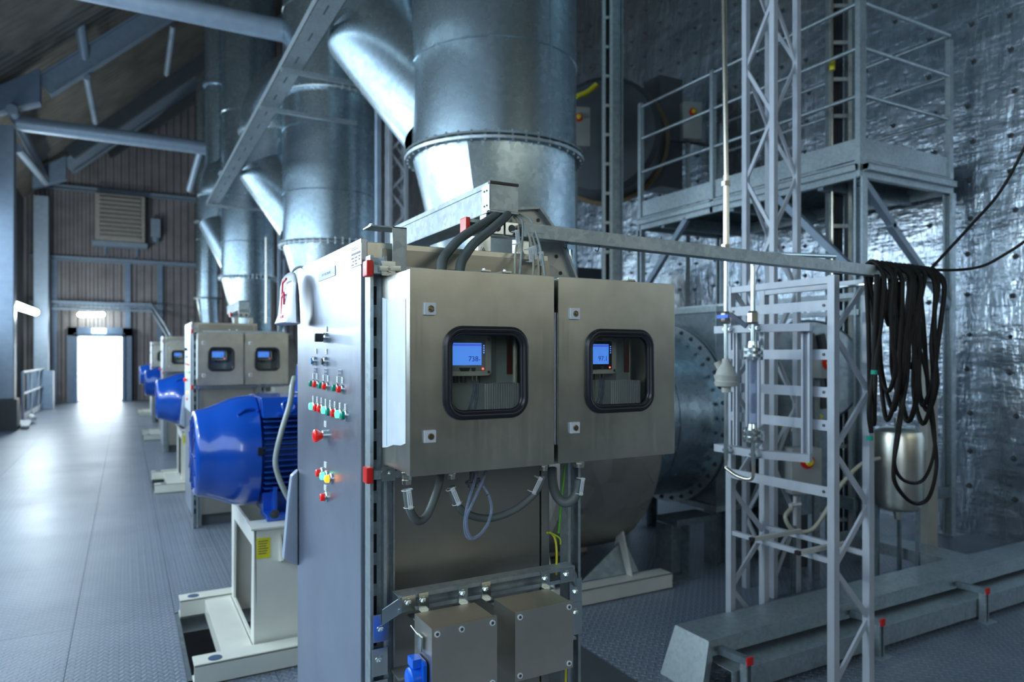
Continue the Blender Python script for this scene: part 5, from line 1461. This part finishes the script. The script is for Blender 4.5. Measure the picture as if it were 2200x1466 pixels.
for (a, b_) in ((V((PX0, 5.25, PZ_ - .12)), V((PX0, PY1 - .02, 2.15))), (V((PX0, 4.15, PZ_ - .12)), V((PX0, PY0 + .02, 2.1))), (V((PX1 - .8, PY0, PZ_ - .45)), V((PX1 - .02, PY0, 1.9))), (V((PX0 + .02, PY0, PZ_ - .15)), V((PX0 + .4, PY0, 2.5)))):
    mb = MB(); mb.bar(a, b_, .055, .05, (1, 0, 0)); mb.build('knee_brace', 'steel_light', pl)
for z in (1.95, 1.82): mb = MB(); mb.bar((PX0, PY0, z), (PX0, PY1, z), .05, .04); mb.build('lower_beam', 'galv', pl)
mb = MB(); mb.bar((PX0, PY0, .36), (PX1, PY0, .36), .05, .09); mb.bar((PX0, PY0, .36), (PX0, 3.9, .36), .05, .09); mb.build('sill_beam', 'galv_dark', pl)


# vertical cable ladders
def vladder(px0, px1, s_, z0, z1, lab):
    a, b_ = at(px0, 700, s_), at(px1, 700, s_)
    t = thing('vertical_ladder', ((a.x + b_.x) / 2, (a.y + b_.y) / 2, z0), lab, 'cable ladder', 'upright cable ladders')
    u = (b_ - a).normalized()
    for p in (a, b_): mb = MB(); mb.bar((p.x, p.y, z0), (p.x, p.y, z1), .03, .07, (u.y, -u.x, 0)); mb.build('side_rail', 'galv', t)
    z = z0 + .15
    while z < z1: mb = MB(); mb.bar((a.x, a.y, z), (b_.x, b_.y, z), .025, .03); mb.build('rung', 'galv', t); z += .3
    n_ = V((u.y, -u.x, 0)) * -.05
    for k in range(5): mb = MB(); q = a + (b_ - a) * (.15 + .16 * k) + n_; mb.cyl((q.x, q.y, z0 + .02), (q.x, q.y, z1 - .02), .014, n=8); mb.build('cable', 'dark', t)


vladder(1297, 1312, 7.2, 0, 6.0, 'narrow dark cable ladder right of the widest duct')
mb = MB(); q = at(1323, 700, 7.25); mb.ibeam((q.x, q.y, 0), (q.x, q.y, 6.2), .13, .13, .012, (CT, -ST, 0)); tag(mb.build('steel_post', 'galv_dark'), 'dark galvanised column right of the widest duct', 'column')
vladder(1781, 1822, 5.75, 0, 5.6, 'cable ladder with yellow tag rising beside the platform corner')
q = at(1788, 130, 5.65); mb = MB(); mb.cyl((q.x, q.y, 0), (q.x, q.y, q.z + 1.6), .009, n=8); hp = tag(mb.build('hanging_line', 'nickel'), 'thin pale line with a yellow sleeve beside the platform ladder', 'line'); mb = MB(); mb.cyl((q.x, q.y, q.z - .08), (q.x, q.y, q.z + .02), .022, n=10); mb.build('sleeve', 'yellow', hp)
mb = MB(); q = at(1830, 700, 6.0); mb.bar((q.x, q.y, 0), (q.x, q.y, 6.0), .07, .12, (1, 0, 0)); tag(mb.build('steel_post', 'galv_dark'), 'dark upright behind the platform corner post', 'column')
mb = MB(); q = at(812, 700, 8.2); mb.bar((q.x, q.y, 0), (q.x, q.y, 6.4), .09, .05, (1, 0, 0)); tag(mb.build('steel_post', 'steel_light'), 'slim grey post just right of the second wide duct', 'column')
mb = MB(); q = at(572, 560, 10.8); mb.cyl((q.x, q.y, 1.98), (q.x, q.y, 3.3), .018); tag(mb.build('thin_pipe', 'nickel'), 'thin pale pipe hanging above the second cabinet', 'pipe')

# the upper blower behind the railing and its control boxes
ub = thing('upper_blower', (5.4, 7.4, 2.6), 'dark round blower unit behind the platform railing', 'blower')
c0 = at(1290, 290, 8.0); 
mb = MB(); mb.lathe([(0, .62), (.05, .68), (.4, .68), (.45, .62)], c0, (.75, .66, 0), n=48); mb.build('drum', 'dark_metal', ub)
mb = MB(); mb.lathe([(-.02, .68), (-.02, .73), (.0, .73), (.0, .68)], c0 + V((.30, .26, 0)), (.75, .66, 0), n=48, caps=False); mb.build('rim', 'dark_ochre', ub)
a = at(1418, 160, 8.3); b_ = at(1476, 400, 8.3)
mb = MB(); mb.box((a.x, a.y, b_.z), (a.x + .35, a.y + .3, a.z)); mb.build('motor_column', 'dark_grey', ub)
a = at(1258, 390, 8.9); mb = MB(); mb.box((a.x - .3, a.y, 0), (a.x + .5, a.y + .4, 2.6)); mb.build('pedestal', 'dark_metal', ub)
mb = MB(); q = at(1325, 285, 8.2); r_ = at(1570, 318, 8.2); mb.cyl(q, r_, .02); mb.build('cross_pipe', 'dark_grey', ub)


def stopbox(px, py, s_, w_, h_, lab, face=(-.35, -.94)):
    q = at(px, py, s_); f = V((*face, 0)).normalized(); u = V((-f.y, f.x, 0))
    t = thing('stop_box', q - V((0, 0, h_ / 2)), lab, 'control box')
    mb = MB(); b0_ = q - f * .08; mb.bar((b0_.x, b0_.y, 0), b0_ + V((0, 0, h_ * .4)), .04, .03, f); mb.build('mounting_post', 'galv_dark', t)
    mb = MB(); mb.bar(q - V((0, 0, h_ / 2)), q + V((0, 0, h_ / 2)), w_, .12, f); mb.build('housing', 'plastic_grey', t, bevel=.006)
    p_ = q + f * .062 + V((0, 0, h_ * .22))
    mb = MB(); mb.cyl(p_, p_ + f * .006, .045, n=20); mb.build('yellow_plate', 'red', t)
    mb = MB(); mb.lathe([(.006, .018), (.03, .026), (.036, .02)], p_, f, n=20); mb.build('stop_button', 'yellow', t)
    return t


stopbox(1240, 275, 7.6, .26, .42, 'small grey control box with stop button just right of the widest duct')
stopbox(1484, 262, 8.0, .22, .42, 'small grey control box behind the platform railing')
stopbox(1722, 1010, 4.35, .20, .28, 'grey control box with yellow stop button low behind the rack')
stopbox(1768, 790, 4.6, .10, .14, 'tiny control box with red button behind the rack upright')
mb = MB(); mb.tube([at(1237, 208, 7.7), at(1262, 198, 7.7), at(1282, 182, 7.7)], .03, n=8); tag(mb.build('yellow_cable', 'yellow'), 'short yellow conduit above the stop box beside the duct', 'cable')
# machine behind the rack
mm = thing('rear_machine', (4.8, 3.5, 0), 'dark machine with round hood behind the instrument rack', 'machine')
c0 = at(1735, 800, 5.6)
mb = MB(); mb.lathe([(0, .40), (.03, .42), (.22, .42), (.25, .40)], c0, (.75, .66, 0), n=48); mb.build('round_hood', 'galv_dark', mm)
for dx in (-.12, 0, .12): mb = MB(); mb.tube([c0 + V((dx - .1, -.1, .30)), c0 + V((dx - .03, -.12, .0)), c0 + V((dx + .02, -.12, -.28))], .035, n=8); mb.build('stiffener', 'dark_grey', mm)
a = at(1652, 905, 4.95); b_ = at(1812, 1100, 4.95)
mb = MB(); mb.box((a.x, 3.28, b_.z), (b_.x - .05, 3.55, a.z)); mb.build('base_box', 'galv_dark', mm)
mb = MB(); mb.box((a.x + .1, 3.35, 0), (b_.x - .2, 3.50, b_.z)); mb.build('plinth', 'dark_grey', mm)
q = pY(1700, 912, 3.275); mb = MB(); mb.box((q.x, 3.268, q.z - .05), (q.x + .24, 3.279, q.z + .04)); wl = mb.build('warning_sign', 'tag', mm)
for k in range(6): mb = MB(); p_ = q + V((-.2 + k * .09, 0, .02)); mb.bar((p_.x, 3.266, p_.z - .04), (p_.x + .05, 3.266, p_.z + .03), .03, .004, (0, 1, 0)); mb.build('yellow_mark', 'yellow', mm)
cv = thing('drain_hose', at(1710, 1090, 4.2), 'beige curved drain hose with small valve behind the rack', 'hose')
mb = MB(); mb.tube([at(1890, 985, 4.2), at(1850, 998, 4.15), at(1805, 1045, 4.1), at(1780, 1090, 4.05), at(1745, 1138, 4.05), at(1705, 1140, 4.05), at(1687, 1112, 4.05), at(1700, 1092, 4.1)], .012, n=10); mb.build('hose', 'tube_beige', cv, sharp=80)
mb = MB(); q = at(1708, 1085, 4.12); mb.cyl(q - V((0, 0, .12)), q + V((0, 0, .05)), .012); mb.cyl(q - V((.04, 0, 0)), q + V((.04, 0, 0)), .014); mb.build('valve', 'alu', cv)
q = at(1500, 690, 5.9); mb = MB(); mb.tube([q + V((.09 * cos(a) * .9, -.09 * cos(a) * .3, .09 * sin(a))) for a in [2 * pi * k / 16 for k in range(16)]], .012, n=8, sub=2, closed=True); tag(mb.build('hand_wheel', 'ink'), 'small round hand wheel above the bolted suction flange', 'hand wheel')

# pressure tank
tk = thing('pressure_tank', (4.33, 2.76, .40), 'silver pressure tank standing low behind the hanging cables', 'tank')
c0 = at(1929, 1005, 4.5)
mb = MB(); mb.lathe([(-.27, .03), (-.265, .10), (-.245, .135), (-.21, .147), (.20, .147), (.235, .135), (.255, .10), (.262, .03)], c0, (0, 0, 1), n=40); mb.lathe([(.262, .02), (.32, .02)], c0, (0, 0, 1), n=12); mb.lathe([(-.33, .018), (-.27, .03)], c0, (0, 0, 1), n=12); mb.build('vessel', 'stainless', tk)
mb = MB(); mb.box((c0.x + .13, c0.y - .10, c0.z - .05), (c0.x + .19, c0.y - .0, c0.z + .11)); mb.build('name_plate', 'tread_end', tk)
zz = c0.z - .33
for a_ in (.5, 2.6, 4.7): mb = MB(); mb.bar((c0.x + .13 * cos(a_), c0.y + .13 * sin(a_), 0), (c0.x + .13 * cos(a_), c0.y + .13 * sin(a_), c0.z - .15), .02); mb.build('leg', 'galv_dark', tk)
q = at(1995, 880, 5.0); mb = MB(); mb.box((q.x - .06, q.y - .03, 0), (q.x + .06, q.y + .03, q.z + .35)); tag(mb.build('rear_cabinet', 'tread_end'), 'pale narrow cabinet seen through the hanging cables', 'cabinet')

# cable coil over the strut end and the free cables
cc = thing('cable_coil', (2.8, 1.74, .9), 'bundle of dark cable loops hanging over the end of the strut', 'cable')
rnd = random.Random(7)
lows = (905, 838, 880, 700, 898, 845, 815, 905, 860, 905, 790, 885, 850, 912, 872)
for k in range(15):
    x0 = 2.575 + k * .0285 + rnd.uniform(-.006, .006)
    ztop = 1.822 + .026 + (3.02 - x0) * .0152 + .008
    zb = 1.5 - (lows[k] - 762) / 1510 * 2.9
    xb = x0 * .75 + 2.78 * .25 + rnd.uniform(-.07, .07); w_ = rnd.uniform(.022, .065); ph = rnd.uniform(0, 6)
    y1, y2 = 1.700 + rnd.uniform(-.03, .006), 1.768 + rnd.uniform(0, .03)
    L_ = []; R_ = []
    for f_ in (.12, .35, .6, .82):
        zz = ztop + (zb - ztop) * f_; xc = x0 + (xb - x0) * f_; ww = w_ * min(1, f_ * 1.6)
        L_.append(V((xc - ww + .012 * sin(ph + 5 * f_), y1, zz))); R_.append(V((xc + ww + .012 * sin(ph * 1.7 + 6 * f_), y2, zz)))
    P = [V((x0, 1.742, ztop + .004)), V((x0 + .002, 1.715, ztop - .018))] + L_ + [V((xb, (y1 + y2) / 2, zb))] + R_[::-1] + [V((x0 + .003, 1.770, ztop - .018))]
    mb = MB(); mb.tube(P, .0088, n=8, sub=6, closed=True); mb.build('loop', 'cable', cc, sharp=80)
P = [pY(a, b_, y_) for a, b_, y_ in ((1962, 590, 1.70), (1955, 700, 1.69), (1948, 820, 1.69), (1932, 900, 1.69), (1921, 990, 1.69), (1924, 1040, 1.69), (1960, 1080, 1.70), (1995, 1070, 1.71), (2012, 1000, 1.72), (2004, 920, 1.73), (1995, 860, 1.74), (1985, 700, 1.745), (1975, 600, 1.77))]
mb = MB(); mb.tube(P, .008, n=8, sub=8); mb.build('long_loop', 'cable', cc, sharp=80)
P = [pY(a, b_, y_) for a, b_, y_ in ((1950, 800, 1.69), (1930, 940, 1.68), (1922, 1000, 1.68), (1945, 1034, 1.69), (1985, 1030, 1.70), (2008, 960, 1.71), (2000, 860, 1.72), (1980, 760, 1.73))]
mb = MB(); mb.tube(P, .007, n=8, sub=8); mb.build('long_loop', 'cable', cc, sharp=80)
for x_, y_ in ((1878, 800), (1868, 942)):
    q = pY(x_, y_, 1.69); mb = MB(); mb.cyl(q - V((0, 0, .008)), q + V((0, 0, .008)), .012, n=10); mb.build('green_tape', 'green_button', cc)
P = [pY(a, b_, 1.70) for a, b_ in ((1884, 590), (1880, 700), (1876, 800), (1867, 880), (1872, 930))]
mb = MB(); mb.tube(P, .009, n=8, sub=6); mb.build('tail', 'cable', cc, sharp=80)
for pts, lab in ((((1996, 582, 1.73), (2030, 545, 1.72), (2090, 480, 1.66), (2150, 410, 1.6), (2210, 300, 1.5), (2300, 120, 1.4)), 'upper dark cable rising from the coil to the right edge'), (((1998, 580, 1.75), (2060, 580, 1.72), (2110, 572, 1.66), (2150, 552, 1.6), (2210, 512, 1.5), (2300, 430, 1.4)), 'lower dark cable swinging from the coil to the right edge')):
    mb = MB(); mb.tube([pY(*q) for q in pts], .0062, n=8, sub=8); tag(mb.build('free_cable', 'cable', sharp=80), lab, 'cable')

# floor trunking ------------------------------------------------------
tr_ = thing('floor_trunking', (3.4, 2.43, 0), 'raised galvanised floor trunking with a splayed end leg', 'cable trunking')
mb = MB(); mb.box((2.28, 2.33, .145), (4.72, 2.335, .22)); mb.box((2.28, 2.525, .145), (4.72, 2.53, .22)); mb.build('side_walls', 'galv', tr_)
mb = MB(); mb.box((2.275, 2.325, .219), (4.72, 2.535, .224)); mb.box((2.275, 2.3235, .19), (4.72, 2.3255, .224)); mb.build('cover', 'galv', tr_, bevel=.001)
mb = MB(); mb.loft([[V((2.275, 2.32, .222)), V((2.275, 2.54, .222)), V((2.30, 2.54, .14)), V((2.30, 2.32, .14))], [V((2.20, 2.29, 0)), V((2.20, 2.56, 0)), V((2.235, 2.56, 0)), V((2.235, 2.29, 0))]]); mb.build('end_leg', 'galv', tr_, bevel=.003)
mb = MB(); mb.box((4.50, 2.53, .145), (4.72, 3.30, .222)); mb.build('branch', 'galv', tr_, bevel=.003)
mb = MB(); mb.box((4.72, 2.33, .145), (5.6, 2.53, .222)); mb.build('extension', 'galv', tr_, bevel=.003)
for x in (2.9, 3.9): mb = MB(); mb.bar((x, 2.48, 0), (x, 2.48, .145), .04, .06, (0, 1, 0)); mb.build('support_post', 'galv_dark', tr_)
lt_ = thing('low_trunking', (3.2, 2.18, 0), 'lower galvanised cable trunking in front of the raised one', 'cable trunking')
mb = MB(); mb.box((2.31, 2.215, .02), (4.1, 2.22, .118)); mb.box((2.31, 2.425, .02), (4.1, 2.43, .118)); mb.box((2.31, 2.212, .116), (4.1, 2.433, .121)); mb.build('duct_body', 'galv', lt_, bevel=.001)
mb = MB(); mb.box((4.1, 2.212, .02), (5.5, 2.433, .12)); mb.build('extension', 'galv', lt_)
for (px, py) in ((1605, 1420), (1890, 1342), (2116, 1278)):
    q = pY(px, py, 2.18)
    p_ = thing('trunking_post', (q.x, 2.19, 0), {1605: 'red-capped strut post at the near end of the low trunking', 1890: 'red-capped strut post halfway along the low trunking', 2116: 'red-capped strut post at the far right of the low trunking'}[px], 'strut post', 'red-capped strut posts')
    mb = MB(); mb.channel((q.x, 2.185, 0), (q.x, 2.185, .172), .036, .036, .003, .008, (0, -1, 0)); mb.box((q.x - .05, 2.14, 0), (q.x + .05, 2.21, .005)); mb.build('post', 'galv', p_)
    mb = MB(); mb.bar((q.x, 2.172, .172), (q.x - .02, 2.32, .172), .036, .03) ; mb.build('cross_arm', 'galv_dark', p_)
    mb = MB(); mb.box((q.x - .018, 2.160, .156), (q.x + .018, 2.170, .192)); mb.build('end_cap', 'red', p_, bevel=.003)
mb = MB(); q0 = pZ(1300, 1466, .0); mb.box((1.40, 2.35, 0.0), (2.05, 3.0, .004)); tag(mb.build('floor_hatch', 'dark_grey'), 'dark square hatch plate on the floor right of the small boxes', 'hatch')
